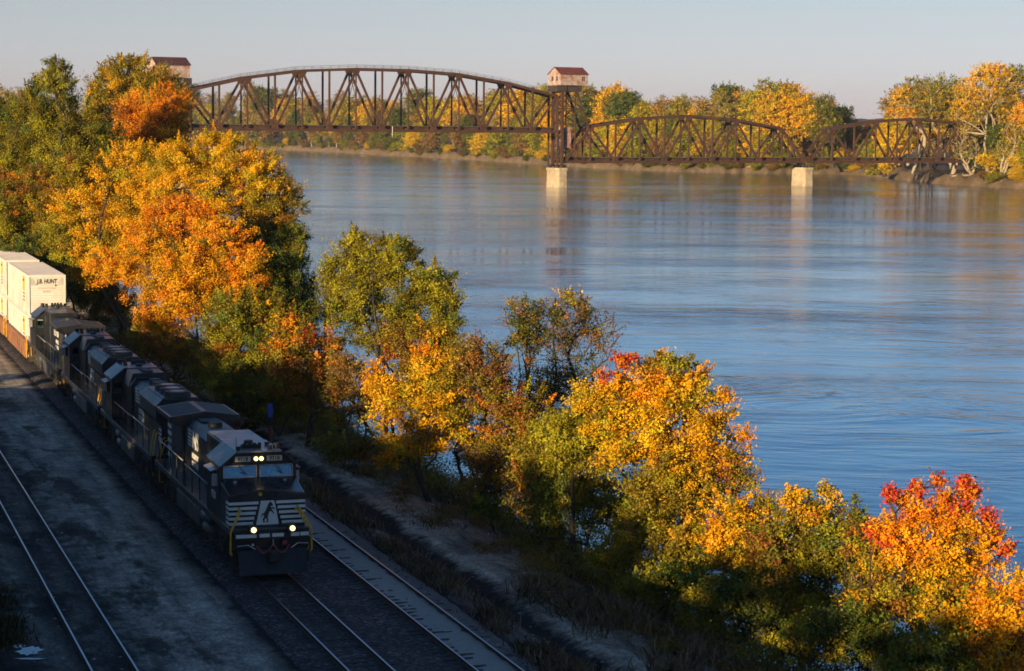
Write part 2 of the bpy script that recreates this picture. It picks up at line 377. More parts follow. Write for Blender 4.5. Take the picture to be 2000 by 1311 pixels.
track('right', 'dusty main track between the train and the dirt road, sleepers half buried in pale dust', 20, 600, 72)
track('yard', 'yard track sunk in dark mud away from the train, only its two rails showing', 20, 300, 0, -.12)

#@@TREES
# ------------------------------------------------------------------ trees
PAL = {'gold': (.74, .375, .010), 'yellow': (.76, .49, .016), 'orange': (.74, .25, .010), 'rust': (.30, .10, .022), 'red': (.58, .045, .03), 'dred': (.25, .03, .025),
       'ygreen': (.38, .33, .018), 'olive': (.20, .155, .014), 'green': (.105, .145, .020), 'dgreen': (.042, .065, .014), 'brown': (.19, .100, .026), 'tan': (.34, .23, .085)}
def mixpal(spec, n, rng):
    ks = list(spec); wt = np.array([spec[k] for k in ks], float); wt /= wt.sum()
    return np.array([PAL[k] for k in ks])[rng.choice(len(ks), n, p=wt)]
def leaf_mesh(name, cen, out, col, ln, wd, rng):
    """cen: leaf centres, out: preferred outward directions, col: colours"""
    n = len(cen)
    nrm = rng.normal(size=(n, 3)) * .7 + out * .65 + np.array([0, 0, .2]); nrm /= np.linalg.norm(nrm, axis=1, keepdims=True) + 1e-9
    d = rng.normal(size=(n, 3)) + np.array([0, 0, -.25]); d -= nrm * (d * nrm).sum(1, keepdims=True); d /= np.linalg.norm(d, axis=1, keepdims=True) + 1e-9
    s = np.cross(nrm, d); L = (ln * rng.uniform(.5, 1.4, n) / 2)[:, None]; Wd = (wd * rng.uniform(.6, 1.4, n) / 2)[:, None]
    v = np.stack([cen - d * L, cen + s * Wd + nrm * L * .18, cen + d * L, cen - s * Wd + nrm * L * .18], 1).reshape(-1, 3).astype(np.float32)
    me = bpy.data.meshes.new(name); me.vertices.add(4 * n); me.vertices.foreach_set('co', v.ravel())
    me.loops.add(4 * n); me.loops.foreach_set('vertex_index', np.arange(4 * n, dtype=np.int32))
    me.polygons.add(n); me.polygons.foreach_set('loop_start', np.arange(n, dtype=np.int32) * 4)
    me.update(calc_edges=True)
    a = me.color_attributes.new('leaf_color', 'FLOAT_COLOR', 'POINT')
    c4 = np.ones((n, 4, 4), np.float32); c4[:, :, :3] = np.clip(col, 0, .9)[:, None, :]
    a.data.foreach_set('color', c4.ravel()); me.materials.append(M_LEAF); return me
def tree_meshes(name, base, lobes, ln, rng, cover=2.6, clump=None, stems=1, bark=None, trunk_r=None, jit=.16, sprig=1.0):
    """lobes: (cx, cy, cz, rx, ry, rz, palette, density); everything in metres, base = foot of the trunk"""
    base = np.array(base, float); C, OUT, COLR = [], [], []; cl_c = []
    for cx, cy, cz, rx, ry, rz, pal, den in lobes:
        c = np.array([cx, cy, cz]); r = np.array([rx, ry, rz]); cr = clump or max(.14 * min(rx, rz) + .17, ln * 1.15)
        nc = int(max(10, 3.2 * (rx * ry * rz) ** (2 / 3) / cr ** 2))
        u = rng.normal(size=(nc, 3)); u /= np.linalg.norm(u, axis=1, keepdims=True)
        rad = rng.uniform(.02, 1, nc) ** .47
        rad *= 1 + (.20 * np.abs(rng.normal(size=nc)) - .06) * (rad > .75)
        cc = c + u * r * rad[:, None]; cl_c.append(cc)
        area = math.pi * rx * rz; nl = int(cover * den * area * 1.6 / (.5 * ln * ln * .62))
        per = rng.integers(0, nc, nl)
        g = rng.normal(size=(nl, 3)) * np.array([1, 1, .72]) * cr * .60
        stretch = rng.normal(size=nl) * cr * .55                                    # sprays reach outward along the twig
        pts = cc[per] + g + u[per] * stretch[:, None]
        colc = mixpal(pal, nc, rng) * rng.uniform(.68, 1.18, nc)[:, None]
        coll = mixpal(pal, nl, rng)
        k = rng.uniform(.5, 1, nl)[:, None]
        col = (colc[per] * k + coll * (1 - k)) * rng.uniform(1 - jit, 1 + jit, nl)[:, None]
        C.append(pts); OUT.append(u[per]); COLR.append(col)
        # loose shoots standing out of the crown, so the outline is ragged
        ns = int(sprig * nc * .30)
        if ns:
            us = rng.normal(size=(ns, 3)) + np.array([0, 0, .75]); us /= np.linalg.norm(us, axis=1, keepdims=True)
            ln_s = rng.uniform(.18, .52, ns); m_ = max(4, int(.55 * nl / nc)); q = rng.uniform(0, 1, (ns, m_))
            bend = us + np.array([0, 0, .35]); base_s = c + us * r * .88
            pp = base_s[:, None, :] + (bend * r)[:, None, :] * (q * ln_s[:, None])[:, :, None] + rng.normal(size=(ns, m_, 3)) * (cr * .26) * (1.15 - q)[:, :, None]
            cs = mixpal(pal, ns, rng) * rng.uniform(.85, 1.15, ns)[:, None]
            C.append(pp.reshape(-1, 3)); OUT.append(np.repeat(us, m_, 0)); COLR.append(np.repeat(cs, m_, 0) * rng.uniform(.85, 1.15, ns * m_)[:, None])
            cl_c.append(base_s + bend * r * (ln_s * .8)[:, None])
    C = np.concatenate(C); OUT = np.concatenate(OUT); COLR = np.concatenate(COLR)
    keep = C[:, 2] > base[2] + .05
    crown = leaf_mesh(name, C[keep] - base, OUT[keep], COLR[keep], ln, ln * .62, rng)
    # branches: every clump hangs on the nearest node that lies closer to the foot
    cl = np.concatenate(cl_c); cl = cl[cl[:, 2] > base[2] + .4]
    top = cl[:, 2].max(); mid = cl.mean(0); h = top - base[2]
    nodes, par = [base.copy()], [-1]
    for s_ in range(stems):
        ang = rng.uniform(0, 6.28); off = np.array([math.cos(ang), math.sin(ang), 0]) * (0 if stems == 1 else h * rng.uniform(.03, .16))
        tgt = cl[rng.integers(len(cl))] if stems > 1 else mid + [0, 0, .18 * h]
        prev = 0
        for q in (.18, .36, .54, .72, .9):
            p_ = base + (tgt - base) * q + off * math.sin(q * 3) + rng.normal(size=3) * .012 * h
            p_[2] = base[2] + (max(tgt[2], mid[2]) - base[2]) * q
            nodes.append(p_); par.append(prev); prev = len(nodes) - 1
    order = np.argsort(np.linalg.norm(cl - base, axis=1)); N = np.array(nodes)
    if len(order) > 420: order = np.sort(rng.choice(order, 420, replace=False))
    for i in order:
        c = cl[i]; dd = np.linalg.norm(N - c, axis=1); db = np.linalg.norm(N - base, axis=1)
        cost = dd + .25 * np.maximum(0, N[:, 2] - c[2] + .1 * h) * 2 + (db > np.linalg.norm(c - base)) * 1e3
        j = int(np.argmin(cost)); N = np.vstack([N, c]); par.append(j)
    n = len(N); wgt = np.ones(n)
    order2 = sorted(range(n), key=lambda i: -np.linalg.norm(N[i] - base))
    for i in order2:
        if par[i] >= 0 and i: wgt[par[i]] += wgt[i]
    tr = trunk_r or .012 * h + .04
    rad = np.clip(tr * (wgt / wgt[0]) ** .46, .006 * h ** .5, tr)
    b = MB()
    for i in range(1, n):
        j = par[i]; a_, c_ = N[j] - base, N[i] - base; m_ = (a_ + c_) / 2 + rng.normal(size=3) * .05 * np.linalg.norm(c_ - a_); m_[2] += .03 * np.linalg.norm(c_ - a_)
        r0 = min(rad[j], rad[i] * 1.5)
        b.tube([a_, m_, c_], [r0, (r0 + rad[i]) / 2, rad[i] * .8], 5 if rad[i] > .05 else 3, cap=False)
    # root flare reaching into the soil
    b.tube([(0, 0, -.5), (0, 0, .1), tuple((N[1] - base) * .4)], [tr * 1.5, tr * 1.25, tr], 7, cap=False)
    return crown, b.mesh('trunk', bark or M_BARK, True)
def place_tree(name, label, cat, Z, bx, lobes, seed, ln_px=6.5, cover=2.6, stems=1, bark=None, group=None, by=None, zbase=None, trunk_r=None, ymul=.85, clump=None):
    """lobes in photo pixels (x, y, rx, ry, palette[, density[, dz]]) seen at depth Z; bx = photo column of the foot"""
    rng = np.random.default_rng(seed)
    foot = P(bx, 700, Z); p_, t_ = foot.x * NX + foot.y * NY, foot.x * TX + foot.y * TY
    gz = float(ground_z(p_, t_)) if zbase is None else zbase
    base = (foot.x, foot.y, max(gz, WATER - .3)); k = Z / FPX
    L = []
    for q in lobes:
        x, y, rx, ry, pal = q[:5]; den = q[5] if len(q) > 5 else 1.0
        rr = math.sqrt(rx * ry) * k * ymul; dz = q[6] if len(q) > 6 else rng.uniform(-.5, .5) * rr
        c = P(x, y, Z + dz); L.append((c.x, c.y, c.z, rx * k, rr, ry * k, pal, den))
    cm, tm = tree_meshes('crown', base, L, max(.13, ln_px * k), rng, cover, clump, stems, bark, trunk_r)
    r = thing(name, label, cat, base, 0, group)
    for nm, me in (('crown', cm), ('trunk', tm)):
        o = bpy.data.objects.new(nm, me); COL.objects.link(o); o.parent = r
    return r
Gd = {'gold': 5, 'yellow': 1.2, 'ygreen': 1.4, 'olive': 1.6}; Go = {'gold': 5, 'orange': 2.4, 'olive': 1}; Or = {'orange': 5, 'gold': 2, 'rust': 1.5}
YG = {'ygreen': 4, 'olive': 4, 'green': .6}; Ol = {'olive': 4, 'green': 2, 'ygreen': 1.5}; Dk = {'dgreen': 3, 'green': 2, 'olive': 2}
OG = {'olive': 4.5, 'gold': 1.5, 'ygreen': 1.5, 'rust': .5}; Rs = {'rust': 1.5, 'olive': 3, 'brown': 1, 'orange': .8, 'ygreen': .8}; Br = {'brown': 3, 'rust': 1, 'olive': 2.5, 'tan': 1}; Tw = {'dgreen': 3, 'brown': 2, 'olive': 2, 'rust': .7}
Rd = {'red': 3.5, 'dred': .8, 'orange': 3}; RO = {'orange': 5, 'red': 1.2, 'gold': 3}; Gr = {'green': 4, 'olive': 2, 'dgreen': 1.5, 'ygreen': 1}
NEAR = [
 # name, label, category, depth, foot column, stems, leaf px, lobes
 ('tall_tree', 'tall dark olive tree, its narrow tip rising alone above the skyline', 'tree', 235, 70, 2, 6, [(70, 300, 90, 100, Ol), (140, 255, 70, 60, Ol), (108, 175, 40, 45, Ol, .8), (105, 135, 22, 22, Gr, .8), (70, 170, 16, 18, Gr, .7), (30, 370, 75, 80, OG), (150, 350, 85, 80, OG), (205, 290, 45, 45, Dk), (190, 210, 30, 40, OG, .5), (60, 215, 35, 30, Ol, .7)]),
 ('skyline_tree', 'olive and gold tree beside the half-hidden lift house, top level with its roof', 'tree', 300, 250, 3, 6, [(255, 165, 58, 45, OG), (300, 195, 48, 45, OG), (212, 195, 42, 45, OG, .8), (300, 150, 40, 22, OG, .6), (235, 125, 26, 16, OG, .7), (275, 122, 18, 14, OG, .7), (205, 140, 14, 18, OG, .5), (345, 180, 18, 28, OG)]),
 ('orange_tree', 'rounded orange tree at the lift span end, below the brown-roofed white house', 'tree', 255, 300, 2, 6, [(300, 235, 68, 52, Or), (338, 205, 32, 36, Or), (262, 275, 45, 50, Or), (330, 262, 38, 30, Go), (250, 215, 20, 22, Or, .7), (300, 300, 60, 30, Go)]),
 ('riverside_maple', 'huge yellow tree under the lift span, one side dark against the river', 'tree', 175, 480, 3, 6.5, [(425, 320, 70, 55, Gd), (350, 335, 62, 55, Gd), (495, 345, 55, 50, Gd), (545, 420, 48, 62, OG), (470, 420, 75, 75, OG), (565, 485, 34, 45, Ol), (520, 510, 60, 60, Dk), (400, 400, 60, 60, Gd), (440, 275, 40, 16, Gd, .8), (560, 365, 18, 25, OG, .8), (590, 470, 16, 20, Ol, .8)]),  # river-side lobes mix olive leaf with the crown's own shade put into colour
 ('golden_tree', 'broad golden tree between the white containers and the huge yellow one', 'tree', 192, 240, 2, 6.5, [(245, 360, 90, 65, Gd), (180, 420, 72, 65, Gd), (285, 430, 80, 70, Gd), (200, 495, 75, 60, Gd), (150, 330, 40, 40, OG), (300, 330, 45, 40, Gd), (260, 300, 36, 22, Gd, .8), (130, 470, 50, 50, YG)]),
 ('orange_gold_maple', 'bright orange maple with a ragged peak in front of the huge yellow tree', 'tree', 148, 425, 4, 6.5, [(432, 468, 50, 36, Go), (405, 525, 80, 52, Go), (345, 560, 62, 55, Go), (455, 545, 55, 45, Go), (300, 618, 34, 26, Go), (490, 500, 28, 28, Go, .9), (380, 590, 70, 45, Go), (320, 640, 36, 18, Go, .8), (425, 437, 16, 14, Go, .9)]),
 ('red_orange_maple', 'red-orange tree between the golden tree and the bright orange maple', 'tree', 166, 345, 3, 6.5, [(345, 440, 62, 48, Or), (395, 435, 30, 30, Or), (300, 480, 55, 45, Go), (360, 405, 35, 20, Or, .8), (240, 525, 60, 40, Go), (330, 510, 50, 40, OG)]),
 ('rusty_tree', 'rust and olive tree straight under the tall dark olive tree', 'tree', 208, 60, 2, 6, [(40, 395, 65, 45, Rs), (95, 430, 60, 55, OG), (30, 455, 52, 50, YG), (125, 380, 45, 42, Rs), (75, 350, 40, 25, Rs, .8), (0, 420, 40, 60, Ol)]),
 ('edge_tree', 'dark green tree cut by the picture edge, high above the containers', 'tree', 262, -20, 2, 6, [(-5, 255, 55, 55, Ol), (20, 300, 40, 40, Ol), (-20, 330, 60, 60, Ol)]),
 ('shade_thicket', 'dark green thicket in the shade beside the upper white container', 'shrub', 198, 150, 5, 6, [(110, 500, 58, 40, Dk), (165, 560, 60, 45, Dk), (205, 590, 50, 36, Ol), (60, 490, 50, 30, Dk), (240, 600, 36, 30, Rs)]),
 ('green_bank_tree', 'grey-green tree at the water between the bright orange maple and the willow', 'tree', 152, 570, 2, 6, [(570, 560, 42, 60, Gr), (592, 620, 32, 45, Gr, .8), (545, 600, 45, 55, Ol), (610, 585, 16, 40, Gr, .5)]),
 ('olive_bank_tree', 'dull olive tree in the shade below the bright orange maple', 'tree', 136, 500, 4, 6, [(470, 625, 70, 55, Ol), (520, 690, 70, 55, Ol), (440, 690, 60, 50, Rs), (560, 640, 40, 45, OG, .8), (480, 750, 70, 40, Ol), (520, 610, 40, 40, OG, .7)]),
 ('rusty_maple', 'rusty small maple with one scarlet spray beside the willow', 'tree', 128, 600, 3, 6, [(570, 690, 55, 48, Rs), (635, 715, 48, 50, Rs), (600, 745, 60, 45, Rs), (603, 660, 14, 20, Rd, 1.1), (560, 640, 22, 24, Or, .5), (650, 680, 22, 28, Rs, .7), (640, 765, 50, 35, Br, .7)]),
 ('bare_sapling', 'thin reddish sapling with open twigs over bright water, between rusty and gold maples', 'tree', 124, 690, 4, 5.5, [(680, 735, 40, 42, Br, .5), (705, 790, 36, 40, Br, .4), (655, 790, 34, 40, Rs, .5), (720, 760, 25, 30, Ol, .5)]),
 ('willow', 'two-headed yellow-green willow standing free against the open river', 'tree', 140, 775, 4, 5.2, [(695, 525, 58, 60, YG), (690, 600, 55, 50, YG), (770, 520, 50, 50, YG), (840, 560, 48, 48, YG), (780, 610, 62, 50, Ol), (860, 625, 40, 48, Ol), (697, 472, 26, 22, YG), (765, 478, 30, 18, YG, .6), (645, 560, 22, 50, YG, .6), (740, 665, 70, 30, Ol, .6), (885, 590, 16, 30, YG, .5), (870, 680, 30, 30, Ol, .7)]),
 ('shaded_maple', 'dark rusty olive tree half hidden behind the gold maple by the road', 'tree', 126, 815, 3, 6, [(790, 690, 52, 45, Rs), (850, 660, 45, 45, OG, .7), (880, 720, 50, 50, OG), (760, 660, 22, 30, Rs, .6)]),
 ('gold_maple', 'brilliant gold maple low by the dirt road, in front of the willow', 'tree', 112, 838, 3, 7.5, [(830, 760, 80, 58, Gd), (765, 785, 52, 52, Gd), (862, 825, 60, 58, Gd), (800, 868, 62, 36, Gd), (835, 698, 26, 26, Go), (730, 745, 18, 36, Go, .9), (870, 770, 50, 50, YG), (760, 895, 30, 14, Go, .8), (885, 705, 24, 16, Gd, .6)]),
 ('brown_thicket', 'brown and olive half-bare tree between the gold maple and the dark twiggy tree', 'tree', 110, 960, 5, 6, [(945, 740, 62, 60, Br, .8), (1000, 830, 72, 80, Rs, .75), (955, 920, 60, 56, Br, .8), (920, 690, 30, 26, Br, .35), (985, 930, 50, 40, Go, .4), (1030, 900, 50, 60, Ol, .7)]),
 ('twiggy_tree', 'sparse dark tree with a few gold leaves at its twig tips, alone against the river', 'tree', 118, 1090, 5, 6, [(1035, 650, 46, 60, Tw, .38), (1020, 640, 30, 48, Dk, .45), (1110, 645, 48, 55, Tw, .3), (1090, 735, 82, 62, Tw, .3), (1175, 655, 38, 48, Br, .22), (1120, 590, 36, 18, OG, .2), (1110, 573, 16, 9, Gd, .3), (1010, 595, 16, 12, OG, .3), (1060, 790, 70, 40, Br, .35), (1085, 615, 12, 30, Tw, .6), (1140, 610, 10, 26, Rs, .5)]),
 ('river_maple', 'big yellow and orange maple with a red tip leaning over the river', 'tree', 98, 1285, 5, 8.5, [(1260, 760, 82, 58, Go), (1185, 790, 62, 50, Gd), (1330, 770, 70, 55, Gd), (1280, 850, 105, 62, Gd), (1390, 825, 50, 48, Gd, .7), (1340, 905, 85, 46, Gd), (1430, 890, 40, 44, Go, .55), (1310, 706, 42, 18, YG, .8), (1215, 700, 26, 13, Rd, .9), (1370, 735, 26, 16, Go, .6), (1418, 775, 16, 18, Go, .5), (1180, 735, 16, 16, Rd, .5), (1455, 850, 14, 24, Go, .4), (1210, 850, 60, 50, Gd)]),
 ('lime_bush', 'yellow-green feathery bush on the train-side flank of the big river maple', 'shrub', 100, 1140, 4, 6, [(1135, 825, 52, 52, YG), (1110, 870, 46, 50, YG, .9), (1170, 880, 52, 50, YG, .9)]),
 ('green_understory', 'dark green understory below the big river maple', 'shrub', 101, 1150, 5, 7, [(1110, 940, 72, 58, Ol, .8), (1180, 990, 72, 62, Gr, .8), (1250, 985, 70, 56, Ol, .8), (1060, 1000, 45, 50, Gr, .6), (1330, 985, 60, 46, Dk, .8)]),
 ('round_bush', 'rounded olive and yellow bush on the sandy bank, lowest toward the road', 'shrub', 93, 1235, 4, 7, [(1235, 1065, 62, 42, OG), (1200, 1100, 45, 42, OG), (1275, 1040, 30, 24, OG)]),
 ('round_bush', 'rounded olive bush on the bank directly under the big river maple', 'shrub', 91.5, 1335, 4, 7, [(1335, 1060, 60, 50, OG), (1310, 1110, 56, 42, Ol), (1370, 1100, 36, 40, Ol)]),
 ('yellow_tree', 'small yellow tree at the river between the round bushes and the olive tree', 'tree', 91, 1440, 4, 8, [(1432, 1000, 48, 40, Gd), (1408, 1050, 46, 44, Go), (1478, 1040, 50, 50, OG), (1500, 985, 26, 24, OG, .6), (1455, 1095, 60, 42, OG)]),
 ('olive_tree', 'spreading olive and gold tree with tall thin shoots, beside the scarlet-topped maple', 'tree', 87, 1590, 5, 8.5, [(1590, 995, 58, 38, OG), (1545, 1070, 78, 66, Ol), (1632, 1080, 72, 76, Ol), (1565, 1165, 84, 62, Ol), (1545, 968, 32, 18, Gd, .8), (1618, 965, 22, 16, Gd, .7), (1672, 1010, 22, 36, Ol, .5), (1500, 1130, 46, 60, Rs, .8)]),
 ('red_maple', 'scarlet-topped maple turning orange below, standing over the river corner', 'tree', 80, 1830, 5, 9.5, [(1738, 968, 15, 18, Rd), (1766, 975, 13, 18, RO), (1790, 958, 12, 18, Rd, 1.1), (1838, 945, 10, 20, Rd, 1.2), (1842, 975, 15, 22, RO, 1.1), (1885, 945, 10, 18, Rd, 1.2), (1882, 975, 20, 22, Rd, 1.1), (1905, 965, 12, 16, Rd), (1800, 1005, 54, 28, RO), (1870, 1015, 48, 28, RO), (1925, 1010, 20, 16, Rd, .9), (1928, 1045, 34, 26, RO, .8), (1965, 1075, 20, 18, Rd, .8), (1705, 1035, 16, 16, Rd, .7), (1815, 1065, 88, 50, Go), (1745, 1055, 42, 44, RO), (1885, 1095, 70, 50, Go), (1775, 1165, 84, 66, OG), (1870, 1180, 84, 66, OG), (1830, 1130, 70, 50, Gd), (1800, 1150, 26, 22, Gr, .7)]),
 ('orange_bush', 'orange bush cut by the picture corner, in front of the scarlet maple', 'shrub', 75, 1965, 4, 10, [(1965, 1195, 56, 46, Go), (1985, 1150, 24, 34, Gd, .8), (1930, 1270, 66, 56, Go), (1990, 1270, 50, 60, Or)]),
 ('dark_shrub', 'dark green shrub on the bank below the small yellow tree', 'shrub', 85, 1430, 5, 8, [(1440, 1170, 78, 46, Dk), (1370, 1190, 52, 42, Ol), (1500, 1210, 56, 42, Dk)]),
 ('dark_shrub', 'dark green shrub at the bottom edge under the olive tree', 'shrub', 78, 1660, 5, 9, [(1650, 1240, 84, 52, Dk), (1560, 1255, 66, 46, Ol), (1720, 1265, 62, 46, Gr)]),
 ('dark_shrub', 'dark green shrub at the bottom edge under the scarlet maple', 'shrub', 74, 1830, 5, 9, [(1820, 1275, 80, 50, Gr), (1760, 1300, 60, 40, Ol)]),
 ('riverbank_tree', 'shaded olive tree between the brown half-bare tree and the feathery bush', 'tree', 104, 1075, 4, 7, [(1060, 900, 55, 70, OG, .9), (1090, 970, 55, 60, Ol, .9), (1030, 960, 44, 60, Rs, .7), (1080, 840, 40, 40, YG, .7), (1075, 1040, 40, 40, OG, .5)]),
 ('riverbank_tree', 'olive tree in the shade straight below the crown of the big river maple', 'tree', 96.5, 1300, 4, 7.5, [(1290, 950, 70, 50, OG, .9), (1360, 960, 56, 46, OG, .8), (1410, 960, 40, 40, Rs, .7), (1260, 1010, 46, 36, Ol, .8), (1450, 940, 40, 30, OG, .5)]),
 ('riverbank_shrub', 'bright green leafy shrub at the water below the round bushes', 'shrub', 88, 1300, 5, 8, [(1290, 1140, 60, 36, Gr), (1350, 1150, 50, 36, {'green': 4, 'ygreen': 1}), (1250, 1150, 46, 30, Ol)]),
 ('riverbank_shrub', 'rusty twiggy shrub between the small yellow tree and the olive tree', 'shrub', 86, 1520, 5, 8, [(1500, 1090, 50, 50, Rs, .8), (1480, 1140, 50, 44, OG, .8), (1540, 1200, 56, 46, OG, .8), (1450, 1150, 44, 30, Ol)]),
 ('riverbank_shrub', 'olive shrub filling the gap between the olive tree and the scarlet maple', 'shrub', 83, 1690, 5, 8.5, [(1700, 1080, 40, 50, OG, .8), (1710, 1150, 52, 52, OG, .9), (1690, 1200, 56, 50, Ol), (1670, 1050, 24, 36, Rs, .6)]),
 ('riverbank_shrub', 'yellow-tinged shrub at the bottom edge beside the orange corner bush', 'shrub', 76, 1900, 5, 9, [(1890, 1230, 56, 46, OG), (1930, 1180, 40, 40, Go, .8), (1870, 1290, 60, 40, Ol)]),
 ('bank_sapling', 'thin half-bare sapling by the gold maple, twigs showing', 'tree', 116, 900, 4, 5.5, [(905, 700, 30, 34, Br, .5), (925, 670, 24, 24, Br, .3), (900, 760, 34, 40, Rs, .5), (920, 860, 40, 50, Br, .6)]),
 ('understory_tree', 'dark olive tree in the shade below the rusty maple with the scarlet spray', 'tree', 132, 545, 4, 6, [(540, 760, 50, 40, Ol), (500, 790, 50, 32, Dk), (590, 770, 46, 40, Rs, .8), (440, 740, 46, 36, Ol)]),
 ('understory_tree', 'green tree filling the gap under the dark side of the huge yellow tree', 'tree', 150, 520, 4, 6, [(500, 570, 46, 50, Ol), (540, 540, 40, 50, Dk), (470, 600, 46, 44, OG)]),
 ('green_sprig', 'small bright green sapling at the foot of the brown half-bare tree', 'shrub', 108, 945, 3, 6.5, [(945, 985, 22, 22, Gr), (965, 1000, 18, 16, Gr, .8)]),
 ('low_bush', 'low grey-green bush by the road edge under the thin reddish sapling', 'shrub', 119, 680, 5, 5.5, [(660, 870, 46, 26, Ol, .8), (700, 885, 40, 26, Br, .7)]),
 ('low_bush', 'low shaded bush beside the road behind the second locomotive', 'shrub', 138, 480, 5, 5.5, [(470, 790, 60, 26, Ol, .8), (540, 800, 50, 30, Rs, .7), (600, 810, 36, 30, Ol, .7)]),
 ('low_bush', 'low rusty bush in the shade beside the third locomotive', 'shrub', 158, 340, 5, 5.5, [(330, 690, 60, 26, Rs, .8), (400, 720, 46, 30, Ol, .8), (280, 660, 40, 26, Rs, .7)]),
]
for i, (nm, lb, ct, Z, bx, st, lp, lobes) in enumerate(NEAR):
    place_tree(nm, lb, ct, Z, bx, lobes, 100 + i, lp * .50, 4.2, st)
#@@FOREST
# ------------------------------------------------------------------ wood on the far bank: twelve kinds of tree, copied
def proto(seed, pal, shape, bark=None, ln=.66, cover=2.6):
    rng = np.random.default_rng(seed); L = []
    if shape == 'round':
        for i in range(6):
            a = rng.uniform(0, 6.28); r_ = rng.uniform(1, 5.2); L.append((r_ * math.cos(a), r_ * math.sin(a), rng.uniform(13, 25.5), rng.uniform(3.2, 5.2), rng.uniform(3.2, 5), rng.uniform(3, 5), pal, 1))
        L.append((0, 0, 17, 5.5, 5.5, 8, pal, 1))
    elif shape == 'tall':
        for i in range(6):
            L.append((rng.uniform(-2.6, 2.6), rng.uniform(-2.6, 2.6), 9 + i * 3.4, rng.uniform(2.4, 4.2), 3.4, rng.uniform(2.6, 4), pal, .85))
    elif shape == 'bush':
        for i in range(6):
            L.append((rng.uniform(-6, 6), rng.uniform(-5, 5), rng.uniform(6, 21), rng.uniform(5, 8), 6, rng.uniform(5, 8.5), pal, .8))
    elif shape == 'bare':
        for i in range(7):
            a = rng.uniform(0, 6.28); r_ = rng.uniform(1, 4.6); L.append((r_ * math.cos(a), r_ * math.sin(a), rng.uniform(12, 26), rng.uniform(2.8, 4.2), 3.6, rng.uniform(3, 4.4), pal, .38))
    return tree_meshes('crown', (0, 0, 0), L, ln, rng, cover, None, 1 if shape == 'tall' else 2, bark, .42, sprig=.6)
KINDS = [('golden', proto(1, {'gold': 4, 'yellow': 2, 'olive': 1}, 'round'), 'r'), ('olive', proto(2, {'olive': 4, 'ygreen': 1.5, 'gold': .6}, 'round'), 'r'),
         ('yellow-green', proto(3, {'ygreen': 4, 'olive': 1.5, 'yellow': 1}, 'round'), 'r'), ('dark green', proto(4, {'green': 3, 'dgreen': 2, 'olive': 1}, 'round'), 'r'),
         ('greyish brown half-bare', proto(5, {'tan': 2, 'brown': 2, 'olive': 2}, 'bare', M_PALEBARK), 'r'), ('olive brown', proto(6, {'olive': 3, 'rust': 1, 'gold': 1, 'tan': .8}, 'tall', M_PALEBARK), 't'),
         ('slim green', proto(7, {'green': 3, 'olive': 2, 'ygreen': 1}, 'tall'), 't'), ('orange', proto(8, {'orange': 3, 'gold': 3, 'rust': 1}, 'round'), 'r'),
         ('bright green', proto(9, {'green': 2, 'ygreen': 3}, 'bush', ln=1.0), 'b'), ('tawny', proto(10, {'tan': 2, 'brown': 2, 'rust': 1, 'olive': 1}, 'bush', ln=1.0), 'b'),
         ('lemon yellow', proto(11, {'yellow': 3, 'gold': 2, 'ygreen': 2}, 'bush', ln=1.0), 'b'), ('deep green', proto(12, {'green': 3, 'dgreen': 1, 'olive': 2}, 'bush', ln=1.0), 'b'),
         ('pale-trunked olive', proto(13, {'olive': 3, 'tan': 1, 'ygreen': 1}, 'tall', M_PALEBARK), 't')]
TOPS = [(-90, 174), (60, 178), (400, 180), (500, 174), (600, 178), (700, 179), (760, 187), (830, 185), (900, 188), (1000, 180), (1060, 174), (1150, 168), (1215, 174), (1250, 192), (1320, 182),
        (1400, 180), (1460, 176), (1500, 176), (1545, 180), (1600, 188), (1632, 196), (1656, 232), (1736, 234), (1750, 182), (1770, 178), (1810, 170), (1850, 172), (1880, 185), (1950, 195), (2080, 190)]
POSTS_L = [375, 422, 537, 645, 748, 849, 951, 1050]; POSTS_M = [1110, 1200, 1294, 1389, 1481, 1573]; POSTS_R = [1577, 1672, 1762, 1852]
ORD = ['first', 'second', 'third', 'fourth', 'fifth', 'sixth', 'seventh']
def where(x):
    if x < 375: return 'on the far hill beyond the tall dark tree'
    for pts, nm in ((POSTS_L, 'lift span'), (POSTS_M, 'middle span'), (POSTS_R, 'end span')):
        for i in range(len(pts) - 1):
            if pts[i] <= x < pts[i + 1]: return f'behind the {ORD[i]} panel of the {nm}'
    if x < 1110: return 'behind the mid-river lift tower'
    return 'beyond the bridge end'
def top_z(px, y, Y): return HC + ((YH + .009 * (px - 1000)) - y) / FPX * Y
frng = random.Random(11); FOREST = {}
def plant(px, d, k, ytop, rowname, hscale=1.0, zs=None, wide=1.0):
    x, y = edge_pt(px, d); g = float(bank_h(np.float64(px), np.float64(d))) - .2
    h = max(4.0, (top_z(px, ytop, y) - g) * hscale); nm, (cm, tm), sh = KINDS[k]
    ref = 27.5; s_ = h / ref; ws = s_ * wide * frng.uniform(.85, 1.2)
    lab = f"{nm} {rowname} {'shrub' if sh == 'b' else 'tree'} {where(px)}"
    r = thing('riverside_shrub' if sh == 'b' else 'woodland_tree', lab, 'shrub' if sh == 'b' else 'tree', (x, y, g), frng.uniform(0, 6.28), 'trees of the wood on the far bank' if sh != 'b' else 'shrubs along the far waterline')
    r.scale = (ws, ws, s_)
    for n_, me in (('crown', cm), ('trunk', tm)):
        o = bpy.data.objects.new(n_, me); COL.objects.link(o); o.parent = r
USED = set()
